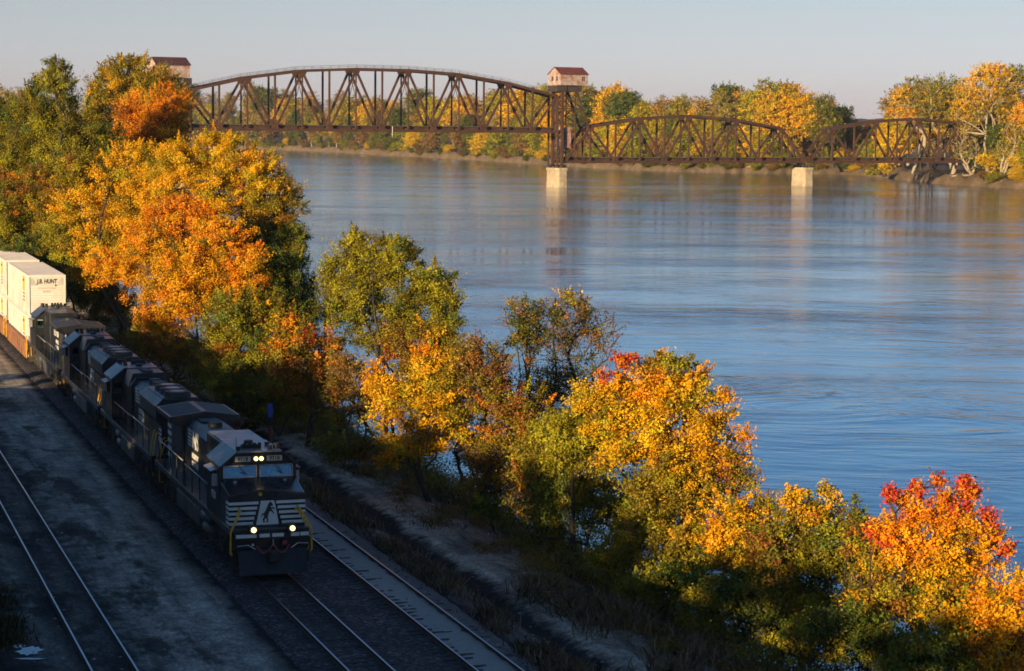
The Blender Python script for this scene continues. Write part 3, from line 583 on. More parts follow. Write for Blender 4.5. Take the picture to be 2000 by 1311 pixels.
def row(d, step, frac, name, kinds, wide=1.0, jy=6, x0=-90, x1=2070):
    x = x0
    while x < x1:
        px = x + frng.uniform(-.3, .3) * step
        if not (75 < px < 366):
            ytop = np.interp(px, [a for a, _ in TOPS], [b for _, b in TOPS]) + frng.uniform(-1, 1.3) * jy
            if not (1640 < px < 1745 and frac > .55 and ytop < 225):
                ks = kinds(px); free = [k for k in ks if (name, where(px), k) not in USED] or [k for k in range(13) if (name, where(px), k) not in USED and (KINDS[k][2] == 'b') == (KINDS[ks[0]][2] == 'b')] or ks
                k = frng.choice(free); USED.add((name, where(px), k))
                if 1755 < px < 1905 and d < 45: x += step; continue
                if px > 1800 and frac < .7 and frng.random() < .45: x += step; continue
                plant(px, d * frng.uniform(.8, 1.25), k, ytop, name, frac * frng.uniform(.88, 1.06), wide=wide)
        x += step
def kf(px):
    if px < 700: return [1, 1, 4, 4, 5, 5, 12, 6, 3, 0]
    if px < 1050: return [1, 2, 4, 5, 3, 1, 6, 0, 12]
    if px < 1640: return [0, 2, 1, 4, 1, 5, 3, 12]
    return [0, 1, 5, 12, 2, 1]
row(95, 36, 1.0, 'back-row', kf, 1.15)
row(52, 32, .95, 'second-row', kf, 1.05, 9)
row(30, 28, .66, 'middle-row', lambda px: [1, 2, 3, 6, 12, 5, 4] if px < 1000 else [2, 2, 8, 3, 10, 0, 6, 12], 1.1, 7)
row(17, 26, .44, 'front-row', lambda px: [9, 11, 9, 6, 12, 5] if px < 760 else ([8, 11, 9, 10, 8, 6] if px < 1640 else [9, 10, 8, 9]), 1.25, 8)
row(9, 24, .17, 'waterline', lambda px: [9, 9, 11, 8, 10], 1.5, 5, 480)
row(4.5, 34, .075, 'low waterline', lambda px: [9, 9, 9, 11, 8], 2.2, 4, 490)
# the trees that stand out of the far wood
def far_tree(label, Y, bx, lobes, seed, bark=None, name='cottonwood', zb=None, stems=2, ln=3.3):
    g = 1.0 if zb is None else zb
    place_tree(name, label, 'tree', Y, bx, lobes, seed, ln, 2.4, stems, bark, None, None, g, .95)
far_tree('big golden cottonwood above the middle span, tallest of the far wood', 1075, 1545, [(1540, 205, 48, 34, Gd), (1505, 215, 34, 28, Gd), (1580, 225, 32, 36, Gd), (1550, 245, 52, 30, Gd), (1600, 250, 18, 24, Go), (1490, 240, 24, 20, Gd, .7)], 501)
far_tree('green open-crowned tree beside the gap in the far wood', 1065, 1618, [(1612, 215, 24, 26, Gr, .8), (1625, 245, 22, 30, Ol, .7), (1600, 260, 24, 24, Ol, .6)], 502)
far_tree('tall gold-topped cottonwood with pale forked trunk beyond the bridge end', 880, 1916, [(1935, 162, 46, 30, Gd), (1895, 188, 32, 26, Gd), (1888, 214, 30, 24, Gd, .8), (1975, 175, 30, 36, OG), (1960, 212, 40, 34, OG, .45), (1922, 210, 30, 24, OG, .35), (1940, 138, 30, 13, Gd), (1985, 145, 22, 16, Ol), (1893, 245, 22, 18, OG, .25), (1972, 250, 30, 26, OG, .25)], 503, M_PALEBARK, stems=5)
far_tree('leaning pale-trunked tree on the far bank, cut by the picture edge', 860, 1945, [(1985, 270, 30, 36, OG, .5), (2010, 240, 40, 40, Go), (1965, 295, 22, 22, YG, .5), (2000, 310, 34, 24, YG)], 504, M_PALEBARK, stems=3)
far_tree('olive and gold tree over the end span, first beyond the gap', 930, 1775, [(1762, 190, 20, 18, Gd), (1790, 200, 30, 26, OG), (1775, 225, 30, 20, Go, .5), (1742, 218, 10, 8, Go, .8), (1810, 175, 24, 20, Ol)], 505, M_PALEBARK)
far_tree('olive tree with a rounded top behind the bridge end', 925, 1850, [(1845, 175, 36, 24, Ol), (1830, 205, 40, 30, OG), (1870, 215, 30, 34, Ol), (1850, 250, 40, 30, OG, .7), (1810, 215, 26, 30, Ol, .7)], 506, M_PALEBARK)
far_tree('pale bare-limbed tree crossing in front of the end span', 892, 1888, [(1880, 285, 24, 22, Br, .3), (1890, 300, 24, 20, Ol, .4), (1893, 262, 20, 22, OG, .4), (1910, 318, 22, 12, Dk, .7)], 507, M_PALEBARK, stems=4)
far_tree('yellow-green willow bush trailing over the bank below the end span', 985, 1718, [(1712, 336, 20, 7, YG), (1700, 340, 14, 6, YG), (1730, 334, 12, 7, Gd)], 508, None, 'willow_bush', -1.5, 4, 3.5)
far_tree('green bush hanging over the far waterline beside the lift tower pier', 1330, 1050, [(1042, 302, 20, 12, {'ygreen': 3, 'green': 2}), (1060, 305, 14, 10, {'ygreen': 3, 'green': 2}), (1032, 310, 12, 7, Gr)], 509, None, 'willow_bush', -1.0, 3, 3.5)
# drift logs and root wads on the far bank
M_LOG = mat('driftwood', (.22, .16, .11), .9, var=.4, scale=1.5, spec=.1)
lrng = random.Random(4)
for i, (px, d, L_, lab) in enumerate([(716, 3, 16, 'pale drift log propped on the far bank under the lift span'), (1250, 4, 10, 'drift log lying on the mud below the middle span'), (1460, 5, 12, 'long drift log on the far bank near the pier between the low spans'), (1650, 4, 11, 'drift log on the bank beyond the pier between the low spans'), (1860, 6, 13, 'bleached drift log below the end of the bridge'), (1960, 5, 15, 'long bleached log on the far mud bank under the gold-topped cottonwood')]):
    x, y = edge_pt(px, d); b = MB(); a = lrng.uniform(-.5, .5); ti = .5 if i == 0 else lrng.uniform(.03, .12)
    dx = Vector((math.cos(a), math.sin(a), ti)) * L_
    b.tube([Vector((0, 0, 0)), dx * .5 + Vector((0, 0, .2)), dx], [.55, .45, .22], 7)
    for q in (.35, .6, .8): b.tube([dx * q, dx * q + Vector((lrng.uniform(-1, 1), lrng.uniform(-1, 1), 1.6))], [.18, .06], 5)
    for q in range(5): b.tube([(0, 0, 0), (-.8, lrng.uniform(-1.3, 1.3), lrng.uniform(-.3, 1.4))], [.25, .06], 5)
    o = b.build('drift_log', M_LOG, smooth=True); o.location = (x, y, float(bank_h(px, d)) + .35); tag(o, lab, 'log', 'drift logs on the far bank')
#@@BRIDGE
# ------------------------------------------------------------------ the railway bridge
BX, BY = 17.0, 796.0; CB, SB = math.cos(math.radians(30)), math.sin(math.radians(30))
def B(s, w_, z): return Vector((BX + s * CB - w_ * SB, BY + s * SB + w_ * CB, WATER + z))   # s along the bridge, w back from the near truss, z above water
AC = Vector((-SB, CB, 0)); WT = 5.5
M_IRON = mat('rusted bridge steel', (.082, .037, .024), .8, var=.35, scale=.35, dirt=(.05, .028, .02), dirt_scale=.25, spec=.2)
M_IRON2 = mat('dark weathered steel', (.045, .034, .032), .8, var=.4, scale=.4, spec=.2)
M_DECK = mat('weathered bridge timber', (.10, .085, .06), .9, var=.5, scale=.8, spec=.1)
M_CONC = mat('old pier concrete', (.42, .34, .24), .9, var=.18, scale=.5, dirt=(.26, .19, .12), dirt_scale=.35, dirt_amt=.3, spec=.15, bump=.3)
M_WHITE = mat('flaking white paint', (.44, .40, .375), .85, var=.2, scale=.5, dirt=(.24, .105, .075), dirt_scale=.55, dirt_amt=.62, spec=.15)
M_REDROOF = mat('red sheet roof', (.135, .036, .032), .75, var=.35, scale=.6, spec=.3)
M_DKROOF = mat('brown sheet roof', (.075, .03, .032), .6, var=.3, scale=.6, spec=.3)
M_HOLE = mat('dark opening', (.012, .011, .011), .9)
def bridge_span(label, s0, s1, n, hts, zb, mode, rail=False):
    """n half panels; hts: height over the bottom chord at every node; mode 'lift' has upright ends, 'fixed' inclined end posts"""
    r = thing('truss_span', label, 'bridge span', B((s0 + s1) / 2, 0, 0))
    inv = Matrix.Translation(-r.location)
    def put(b, nm, m_):
        o = b.build(nm, m_, r); o.matrix_parent_inverse = inv; return o
    ds = (s1 - s0) / n; S = [s0 + ds * i for i in range(n + 1)]
    topn = [i for i in range(n + 1) if (i % 2 == 0) == (mode == 'lift') or (mode == 'lift' and i in (0, n))]
    if mode == 'fixed': topn = [i for i in range(n + 1) if i % 2 == 1]
    for w_ in (0, WT):
        b = MB(); ch = [(S[i], hts[i]) for i in topn]
        for (a, ha), (c, hc) in zip(ch, ch[1:]): b.beam(B(a, w_, zb + ha), B(c, w_, zb + hc), .95, .75, AC)
        put(b, 'top_chord', M_IRON)
        b = MB().beam(B(s0 - .4, w_, zb + .55), B(s1 + .4, w_, zb + .55), .95, .7, AC); put(b, 'bottom_chord', M_IRON)
        for i in range(n + 1):
            ti = i in topn
            if mode == 'fixed' and i in (0, n): continue
            lo, hi = zb + .9, zb + (hts[i])
            wd = .8 if i in (0, n) else (.42 if ti else .62)
            b = MB().beam(B(S[i], w_, lo), B(S[i], w_, hi - .2), wd, .5, AC); put(b, 'vertical_post', M_IRON)
        for i in range(n):
            a, c = (i, i + 1) if i in topn else (i + 1, i)      # a = top node, c = bottom node
            ends = i in (0, n - 1)
            b = MB().beam(B(S[a], w_, zb + hts[a] - .3), B(S[c], w_, zb + .6), .95 if (ends and mode == 'fixed') else .74, .6, AC); put(b, 'diagonal', M_IRON)
        for i in range(n + 1):
            b = MB(); zc = zb + (hts[i] - .5 if i in topn else .9)
            if i in topn and 0 < i < n: b.prism([(-1.7, .55), (1.7, .55), (.9, -1.3), (-.9, -1.3)], 1, -.36, .36)
            elif i not in topn: b.prism([(-1.7, -.75), (1.7, -.75), (.85, 1.4), (-.85, 1.4)], 1, -.36, .36)
            else: continue
            k = len(b.v) - 8
            for q in range(k, k + 8):
                x, y, z = b.v[q]; b.v[q] = tuple(B(S[i] + x, w_ + y, zc + z))
            put(b, 'gusset_plate', M_IRON)
    for i in range(n + 1): put(MB().beam(B(S[i], .4, zb + 1.25), B(S[i], WT - .4, zb + 1.25), 1.1, .5), 'floor_beam', M_IRON)
    for w_ in (1.4, WT - 1.4):
        b = MB()
        for i in range(n):
            b.beam(B(S[i] + .35, w_, zb + 1.5), B(S[i + 1] - 1.3, w_, zb + 1.5), 1.0, .4, AC)
        put(b, 'stringer', M_IRON)
    b = MB()
    q = s0
    while q < s1: b.beam(B(q, .7, zb + 2.12), B(q, WT - .7, zb + 2.12), .24, .24); q += .62
    put(b, 'bridge_ties', M_DECK)
    for w_ in (WT / 2 - .75, WT / 2 + .75): put(MB().beam(B(s0, w_, zb + 2.32), B(s1, w_, zb + 2.32), .16, .08), 'rail', M_RUST)
    b = MB()                                                    # sway and top bracing between the two trusses
    for i in topn:
        b.beam(B(S[i], .3, zb + hts[i] - .3), B(S[i], WT - .3, zb + hts[i] - .3), .5, .4)
        if hts[i] > 11:
            zl = zb + max(8.0, hts[i] * .55)
            if 0 < i < n:
                b.beam(B(S[i], .2, zb + hts[i] - .8), B(S[i], WT - .2, zl), .16, .16); b.beam(B(S[i], WT - .2, zb + hts[i] - .8), B(S[i], .2, zl), .16, .16)
                b.beam(B(S[i], .2, zl), B(S[i], WT - .2, zl), .25, .25)
    ch = [(S[i], hts[i]) for i in topn]
    for (a, ha), (c, hc) in zip(ch, ch[1:]):
        b.beam(B(a, .3, zb + ha), B(c, WT - .3, zb + hc), .2, .2); b.beam(B(a, WT - .3, zb + ha), B(c, .3, zb + hc), .2, .2)
    put(b, 'lateral_bracing', M_IRON2)
    if rail:
        for w_ in (-.2, WT + .2):
            b = MB()
            for (a, ha), (c, hc) in zip(ch, ch[1:]):
                for dz in (.95, 1.5): b.beam(B(a, w_, zb + ha + dz), B(c, w_, zb + hc + dz), .07, .07)
                m = 6
                for j in range(m):
                    u = j / m; b.beam(B(a + (c - a) * u, w_, zb + ha + (hc - ha) * u + .4), B(a + (c - a) * u, w_, zb + ha + (hc - ha) * u + 1.55), .09, .09)
            put(b, 'handrail', M_IRON2)
    return r
SL0, SL1 = -144.6, -1.6; ZL, ZF = 19.9, 8.9
hl = [13.6, 16, 18.0, 19.6, 20.8, 21.4, 21.8, 21.9, 21.8, 21.4, 20.8, 19.6, 18.0, 16, 13.6]
bridge_span('raised lift span of the rusty bridge, its arched truss highest above the river', SL0, SL1, 14, hl, ZL, 'lift', True)
hf = [0, 13.6, 15.2, 16.7, 17.5, 18.0, 17.5, 16.7, 15.2, 13.6, 0]
bridge_span('low fixed truss span of the rusty bridge between the two concrete piers', 2.2, 112.9, 10, hf, ZF, 'fixed')
bridge_span('low fixed truss span running in behind the trees of the far bank', 115.7, 226, 10, hf, ZF, 'fixed')
def machine_house(r, inv, s0, s1, w0, w1, z0, roof_m, vents):
    def put(b, nm, m_, par):
        o = b.build(nm, m_, par); 
        if par is r: o.matrix_parent_inverse = inv
        return o
    def bx(b, a0, a1, b0, b1, c0, c1):
        k = len(b.v); b.box(a0, a1, b0, b1, c0, c1)
        for q in range(k, len(b.v)): b.v[q] = tuple(B(*b.v[q]))
    he, hr = 4.1, 6.5; wm = (w0 + w1) / 2
    b = MB(); b.prism([(w0, z0), (w1, z0), (w1, z0 + he), (wm, z0 + hr), (w0, z0 + he)], 0, s0, s1)
    b.v = [tuple(B(*q)) for q in b.v]; h = put(b, 'machine_house', M_WHITE, r)
    for sg, (wa, wb_) in ((0, (w0, wm)), (1, (wm, w1))):
        b = MB(); e = .35
        if sg == 0: pl = [(w0 - e, z0 + he - .18), (wm, z0 + hr + .05), (wm, z0 + hr + .2), (w0 - e, z0 + he - .02)]
        else: pl = [(w1 + e, z0 + he - .18), (wm, z0 + hr + .05), (wm, z0 + hr + .2), (w1 + e, z0 + he - .02)]
        b.prism(pl, 0, s0 - .3, s1 + .3); b.v = [tuple(B(*q)) for q in b.v]; put(b, 'roof', roof_m, h)
    for kind, a, c in vents:
        b = MB()
        if kind == 'f': bx(b, a, a + 1.2, w0 - .06, w0 + .1, z0 + 1.7, z0 + 3.2)
        else: bx(b, s0 - .06, s0 + .1, a, a + 1.1, z0 + 1.6, z0 + 3.2)
        put(b, 'window', M_HOLE, h)
        b = MB()
        if kind == 'f':
            bx(b, a + .55, a + .65, w0 - .09, w0 - .05, z0 + 1.7, z0 + 3.2); bx(b, a, a + 1.2, w0 - .09, w0 - .05, z0 + 2.4, z0 + 2.5)
        else: bx(b, s0 - .09, s0 - .05, a + .5, a + .6, z0 + 1.6, z0 + 3.2)
        put(b, 'window_frame', M_WHITE, h)
    return h
def lift_tower(label, sv, dirn, roof_m, vents):
    """upright legs at sv, inclined back legs away from the lift span (dirn = +1 to the right)"""
    r = thing('lift_tower', label, 'bridge tower', B(sv, 0, 0)); inv = Matrix.Translation(-r.location)
    def put(b, nm, m_):
        o = b.build(nm, m_, r); o.matrix_parent_inverse = inv; return o
    zt = 35.2
    for w_ in (-.5, WT + .5):
        put(MB().beam(B(sv, w_, 7.8), B(sv, w_, zt), 1.0, .9, AC), 'tower_leg', M_IRON)
        put(MB().beam(B(sv - dirn * 1.9, w_, 7.8), B(sv - dirn * 1.9, w_, zt - 3), .55, .55, AC), 'guide_rail', M_IRON)
        put(MB().beam(B(sv + dirn * 6.2, w_, zt), B(sv + dirn * 11.6, w_, ZF + 13.4), .75, .6, AC), 'back_leg', M_IRON)
        put(MB().beam(B(sv + dirn * 5.6, w_, zt), B(sv + dirn * 5.6, w_, ZF + 2), .4, .4, AC), 'hanger', M_IRON)
        b = MB()
        for z0, z1 in ((29, 35), (23.4, 29)):
            xb = 6.2 + (zt - z0) * .42; xt = 6.2 + (zt - z1) * .42
            b.beam(B(sv, w_, z0), B(sv + dirn * xb, w_, z0), .35, .35, AC); b.beam(B(sv, w_, z0), B(sv + dirn * xt, w_, z1), .28, .28, AC); b.beam(B(sv, w_, z1), B(sv + dirn * xb, w_, z0), .28, .28, AC)
        put(b, 'bracing', M_IRON2)
    b = MB()
    for z0, z1 in ((9, 14), (14, 19), (23, 29), (29, 35)):
        b.beam(B(sv, 0, z0), B(sv, WT, z1), .25, .25); b.beam(B(sv, WT, z0), B(sv, 0, z1), .25, .25); b.beam(B(sv, 0, z1), B(sv, WT, z1), .4, .4)
    put(b, 'portal_bracing', M_IRON2)
    b = MB()
    for a0, a1 in ((-2.4, 2.0), (2.6, 8.2)):
        k = len(b.v); b.box(sv + dirn * a0, sv + dirn * a1, -.7, WT + .7, zt, zt + 2.2)
        for q in range(k, len(b.v)): b.v[q] = tuple(B(*b.v[q]))
    put(b, 'house_platform', M_IRON2)
    s0, s1 = (sv - 1.6, sv + 10.2) if dirn > 0 else (sv - 10.4, sv + 1.4)
    machine_house(r, inv, s0, s1, -1.7, WT + 1.5, zt + 2.4, roof_m, vents(s0, s1))
    return r
lift_tower('mid-river lift tower carrying a white house under a red roof', 0.6, 1, M_REDROOF, lambda a, b: [('f', b - 2.6, 0), ('g', .3, 0), ('g', 3.6, 0)])
lift_tower('lift tower whose white brown-roofed house shows over the bank trees', -146.8, -1, M_DKROOF, lambda a, b: [('f', a + 2.2, 0), ('g', .5, 0), ('g', 3.8, 0)])
def counterweight(sv, label, s0, s1):
    r = thing('counterweight', label, 'counterweight', B(sv, 0, 0)); inv = Matrix.Translation(-r.location)
    for nm, a, b_, z0, z1, m_ in (('concrete_block', s0, s1, 14.6, 22.2, mat('red and white rusty panel', (.55, .45, .40), .8, var=.1, scale=1, dirt=(.20, .05, .03), dirt_scale=.5, dirt_amt=.75)),):
        b = MB().box(a, b_, .3, WT - .3, z0, z1); b.v = [tuple(B(*q)) for q in b.v]; o = b.build(nm, m_, r); o.matrix_parent_inverse = inv
    b = MB()
    for w_ in (.8, WT - .8): b.beam(B((s0 + s1) / 2, w_, 22.2), B((s0 + s1) / 2, w_, 35), .12, .12)
    o = b.build('cables', M_IRON2, r); o.matrix_parent_inverse = inv
counterweight(3, 'rusty red and white counterweight hanging inside the mid-river tower', 2.6, 5.0)
b = MB().box(-1.3, -.2, -.1, .25, 12.9, 18.4); b.v = [tuple(B(*q)) for q in b.v]
tag(b.build('gauge_board', mat('white gauge board', (.6, .55, .5), .7, var=.15, scale=1)), 'white gauge board on the leg of the mid-river lift tower', 'gauge board')
b = MB().box(-69.45, -69.25, -.7, -.58, 18.6, 22.0); b.v = [tuple(B(*q)) for q in b.v]
tag(b.build('hanging_marker', mat('white gauge board', (.6, .55, .5))), 'thin white clearance marker hanging below the middle of the lift span', 'marker')
def pier(label, sc_, sl, w0, w1, zt, batter=.25):
    r = thing('bridge_pier', label, 'bridge pier', B(sc_, 0, 0)); inv = Matrix.Translation(-r.location)
    b = MB(); n = 28
    def ring(z, g):
        out = []
        for i in range(n):
            a = 2 * math.pi * i / n; cx, cy = math.cos(a), math.sin(a); e = .28
            out.append(B(sc_ + (sl / 2 + g) * math.copysign(abs(cx) ** e, cx), (w0 + w1) / 2 + ((w1 - w0) / 2 + g) * math.copysign(abs(cy) ** .35, cy), z))
        return out
    zs = [(-6, batter * 1.6), (zt - 1.0, 0), ]
    for z, g in zs: b.v += [tuple(q) for q in ring(z, g)]
    for i in range(n): b.f.append((i, (i + 1) % n, (i + 1) % n + n, i + n)); b.mi.append(0)
    b.f.append(tuple(range(n, 2 * n))); b.mi.append(0)
    o = b.build('shaft', M_CONC, r); o.matrix_parent_inverse = inv
    b = MB()
    for z, g in ((zt - 1.0, .28), (zt, .28)): b.v += [tuple(q) for q in ring(z, g)]
    for i in range(n): b.f.append((i, (i + 1) % n, (i + 1) % n + n, i + n)); b.mi.append(0)
    b.f.append(tuple(range(n, 2 * n))); b.mi.append(0); b.f.append(tuple(range(n))[::-1]); b.mi.append(0)
    o = b.build('cap', M_CONC, r); o.matrix_parent_inverse = inv
    b = MB()
    for w_ in (0, WT):
        for ds in (-1.4, 1.4):
            k = len(b.v); b.box(sc_ + ds - .6, sc_ + ds + .6, w_ - .6, w_ + .6, zt, zt + 1.2)
            for q in range(k, len(b.v)): b.v[q] = tuple(B(*b.v[q]))
    o = b.build('bearing', M_IRON2, r); o.matrix_parent_inverse = inv
pier('pale concrete pier in mid river under the lift tower', .6, 4.4, -1.6, WT + 1.6, 7.25)
pier('pale concrete pier between the two low fixed truss spans', 114.3, 4.6, -1.6, WT + 1.6, 7.25)
pier('concrete pier hidden in the trees below the brown-roofed lift house', -146.8, 4.4, -1.6, WT + 1.6, 7.25)
#@@TRAIN
# ------------------------------------------------------------------ the train
M_BLK = mat('black engine paint', (.008, .010, .013), .40, var=.3, scale=.8, dirt=(.030, .027, .024), dirt_scale=.9, dirt_amt=.3, spec=.35)
M_BLKG = mat('glossy black paint', (.014, .015, .018), .25, var=.2, scale=1, spec=.6)
M_ROOF = mat('dusty engine roof', (.018, .019, .022), .34, var=.3, scale=1.1, dirt=(.040, .036, .034), dirt_scale=.8, dirt_amt=.35)
M_ROOFL = mat('worn pale cab roof', (.22, .20, .19), .32, var=.2, scale=1.5, dirt=(.10, .08, .07), dirt_scale=1.4, dirt_amt=.3)  # paler flat tops; the lead cab's slopes take the dark roof colour
M_UNDER = mat('grimy running gear', (.018, .016, .015), .8, var=.4, scale=2, dirt=(.05, .04, .03), dirt_scale=2)
M_WPAINT = mat('white engine lettering', (.62, .60, .56), .5, var=.08, scale=2)
M_YEL = mat('yellow handrail paint', (.62, .30, .015), .45, var=.1)
M_SILV = mat('sky-pale handrail', (.33, .32, .31), .35, .3, var=.15)  # pale grey puts the sky's reflection on the top rails into the colour
M_GRILL = mat('radiator screen', (.030, .028, .027), .7, var=.4, scale=9)
M_BOARD = mat('number board', (.50, .42, .30), .5, var=.05)
M_INK = mat('black figures', (.01, .01, .01), .6)
M_HEAD = mat('lit headlight', (1, .9, .7), .3, emit=((1.0, .66, .26), 1.5))
M_INT = mat('dim cab interior', (.10, .13, .16), .7)
M_HOSE = mat('red air hose', (.30, .05, .05), .6)
M_TANK = mat('fuel tank paint', (.085, .083, .085), .5, var=.3, scale=1, dirt=(.04, .035, .03))
M_GLAD = mat('glad hand', (.6, .6, .6), .4, .6)
def glass_material():
    m = bpy.data.materials.new('cab glass'); m.use_nodes = True; nt = m.node_tree; nt.nodes.clear()
    o = nt.nodes.new('ShaderNodeOutputMaterial'); t = nt.nodes.new('ShaderNodeBsdfTransparent'); g = nt.nodes.new('ShaderNodeBsdfGlossy')
    t.inputs[0].default_value = (.72, .86, .92, 1); g.inputs['Roughness'].default_value = .03; g.inputs['Color'].default_value = (.75, .9, 1, 1)
    mx = nt.nodes.new('ShaderNodeMixShader'); mx.inputs[0].default_value = .15
    nt.links.new(t.outputs[0], mx.inputs[1]); nt.links.new(g.outputs[0], mx.inputs[2]); nt.links.new(mx.outputs[0], o.inputs[0]); return m
M_GLASS = glass_material()
HORSE = [(-.16, -.02), (-.24, -.02), (-.30, -.12), (-.27, -.17), (-.22, -.08), (-.15, -.10), (-.17, -.18), (-.22, -.26), (-.18, -.38), (-.10, -.38), (-.13, -.28), (-.06, -.20), (-.02, -.28), (-.05, -.38), (.03, -.38), (.05, -.26), (.03, -.15), (.08, -.02), (.13, .06),
         (.24, .02), (.29, -.06), (.34, -.03), (.28, .07), (.19, .12), (.29, .15), (.34, .09), (.38, .13), (.31, .21), (.19, .19), (.17, .25), (.26, .25), (.29, .29), (.24, .36), (.18, .41), (.15, .45), (.13, .40), (.06, .35), (.0, .23), (-.07, .10)]
def wheelset(b, x, r_=.51):
    for y in (-.74, .74): b.cyl((x, y, r_), 1, r_, .13, 18)
def bogie(par, xc, axles, wb, name='bogie'):
    b = MB()
    for y in (-1.02, 1.02):
        L_ = wb * (axles - 1) / 2 + .75
        b.prism([(xc - L_, .62), (xc - L_ + .25, .42), (xc + L_ - .25, .42), (xc + L_, .62), (xc + L_, .92), (xc + L_ - .4, 1.02), (xc - L_ + .4, 1.02), (xc - L_, .92)], 1, y - .09, y + .09)
        for i in range(axles):
            x = xc + (i - (axles - 1) / 2) * wb
            b.box(x - .2, x + .2, y - .2, y + .2, .33, .78)
            for q in (-.42, .42): b.cyl((x + q, y * 1.06, .74), 2, .12, .34, 8)
    o = b.build(name, M_UNDER, par)
    for i in range(axles):
        x = xc + (i - (axles - 1) / 2) * wb; wbm = MB(); wheelset(wbm, x); wbm.cyl((x, 0, .51), 1, .09, 1.4, 8)
        wbm.build('wheelset', [M_UNDER], o, smooth=False)
def steps_rails(r, xe, sx, y, front=False):
    """corner steps and the yellow grab rails beside them, at the end xe (sx = +-1 outward)"""
    sy = math.copysign(1, y)
    b = MB()
    for k, z in enumerate((.42, .78, 1.14, 1.5)): b.box(min(xe - sx * .75, xe - sx * .15), max(xe - sx * .75, xe - sx * .15), y - .16, y + .16, z - .02, z + .02)
    b.box(xe - sx * .78 - .02, xe - sx * .78 + .02, y - .17, y + .17, .38, 1.7); b.box(xe - sx * .13 - .02, xe - sx * .13 + .02, y - .17, y + .17, .38, 1.7)
    b.build('steps', M_UNDER, r)
    if front:
        for k in (0, 1):
            x = xe + sx * (.16 - .30 * k); o_ = .07 * k
            MB().tube([(xe - sx * .42, y - sy * (.22 + o_), 2.52 - .1 * k), (x - sx * .1, y - sy * (.12 + o_), 2.34), (x, y + sy * (.20 - o_), 1.72), (x, y + sy * (.22 - o_), .92), (x, y + sy * (.16 - o_), .84)], .042, 6).build('grab_rail', M_YEL, r, True)
    for dx in (() if front else (.08, .82)):
        x = xe - sx * dx; b = MB()
        b.tube([(x, y - sy * .12, .80), (x, y + sy * .06, .82), (x, y + sy * .07, 1.75), (x - sx * .35, y - sy * .16, 2.72), (x - sx * .42, y - sy * .26, 2.78)], .028, 6)
        b.build('grab_rail', M_YEL, r, True)
def side_rail(r, x0, x1, y, z=2.78, zd=1.75):
    b = MB(); b.tube([(x0, y, z), (x1, y, z)], .026, 6)
    b.build('handrail', M_SILV, r, True)
    n = max(2, int(abs(x1 - x0) / 1.35))
    me = MB().tube([(0, 0, 0), (0, 0, z - zd)], .022, 5).mesh('stanchion', M_BLK)
    for i in range(n + 1):
        o = bpy.data.objects.new('stanchion', me); COL.objects.link(o); o.parent = r; o.location = (x0 + (x1 - x0) * i / n, y, zd)
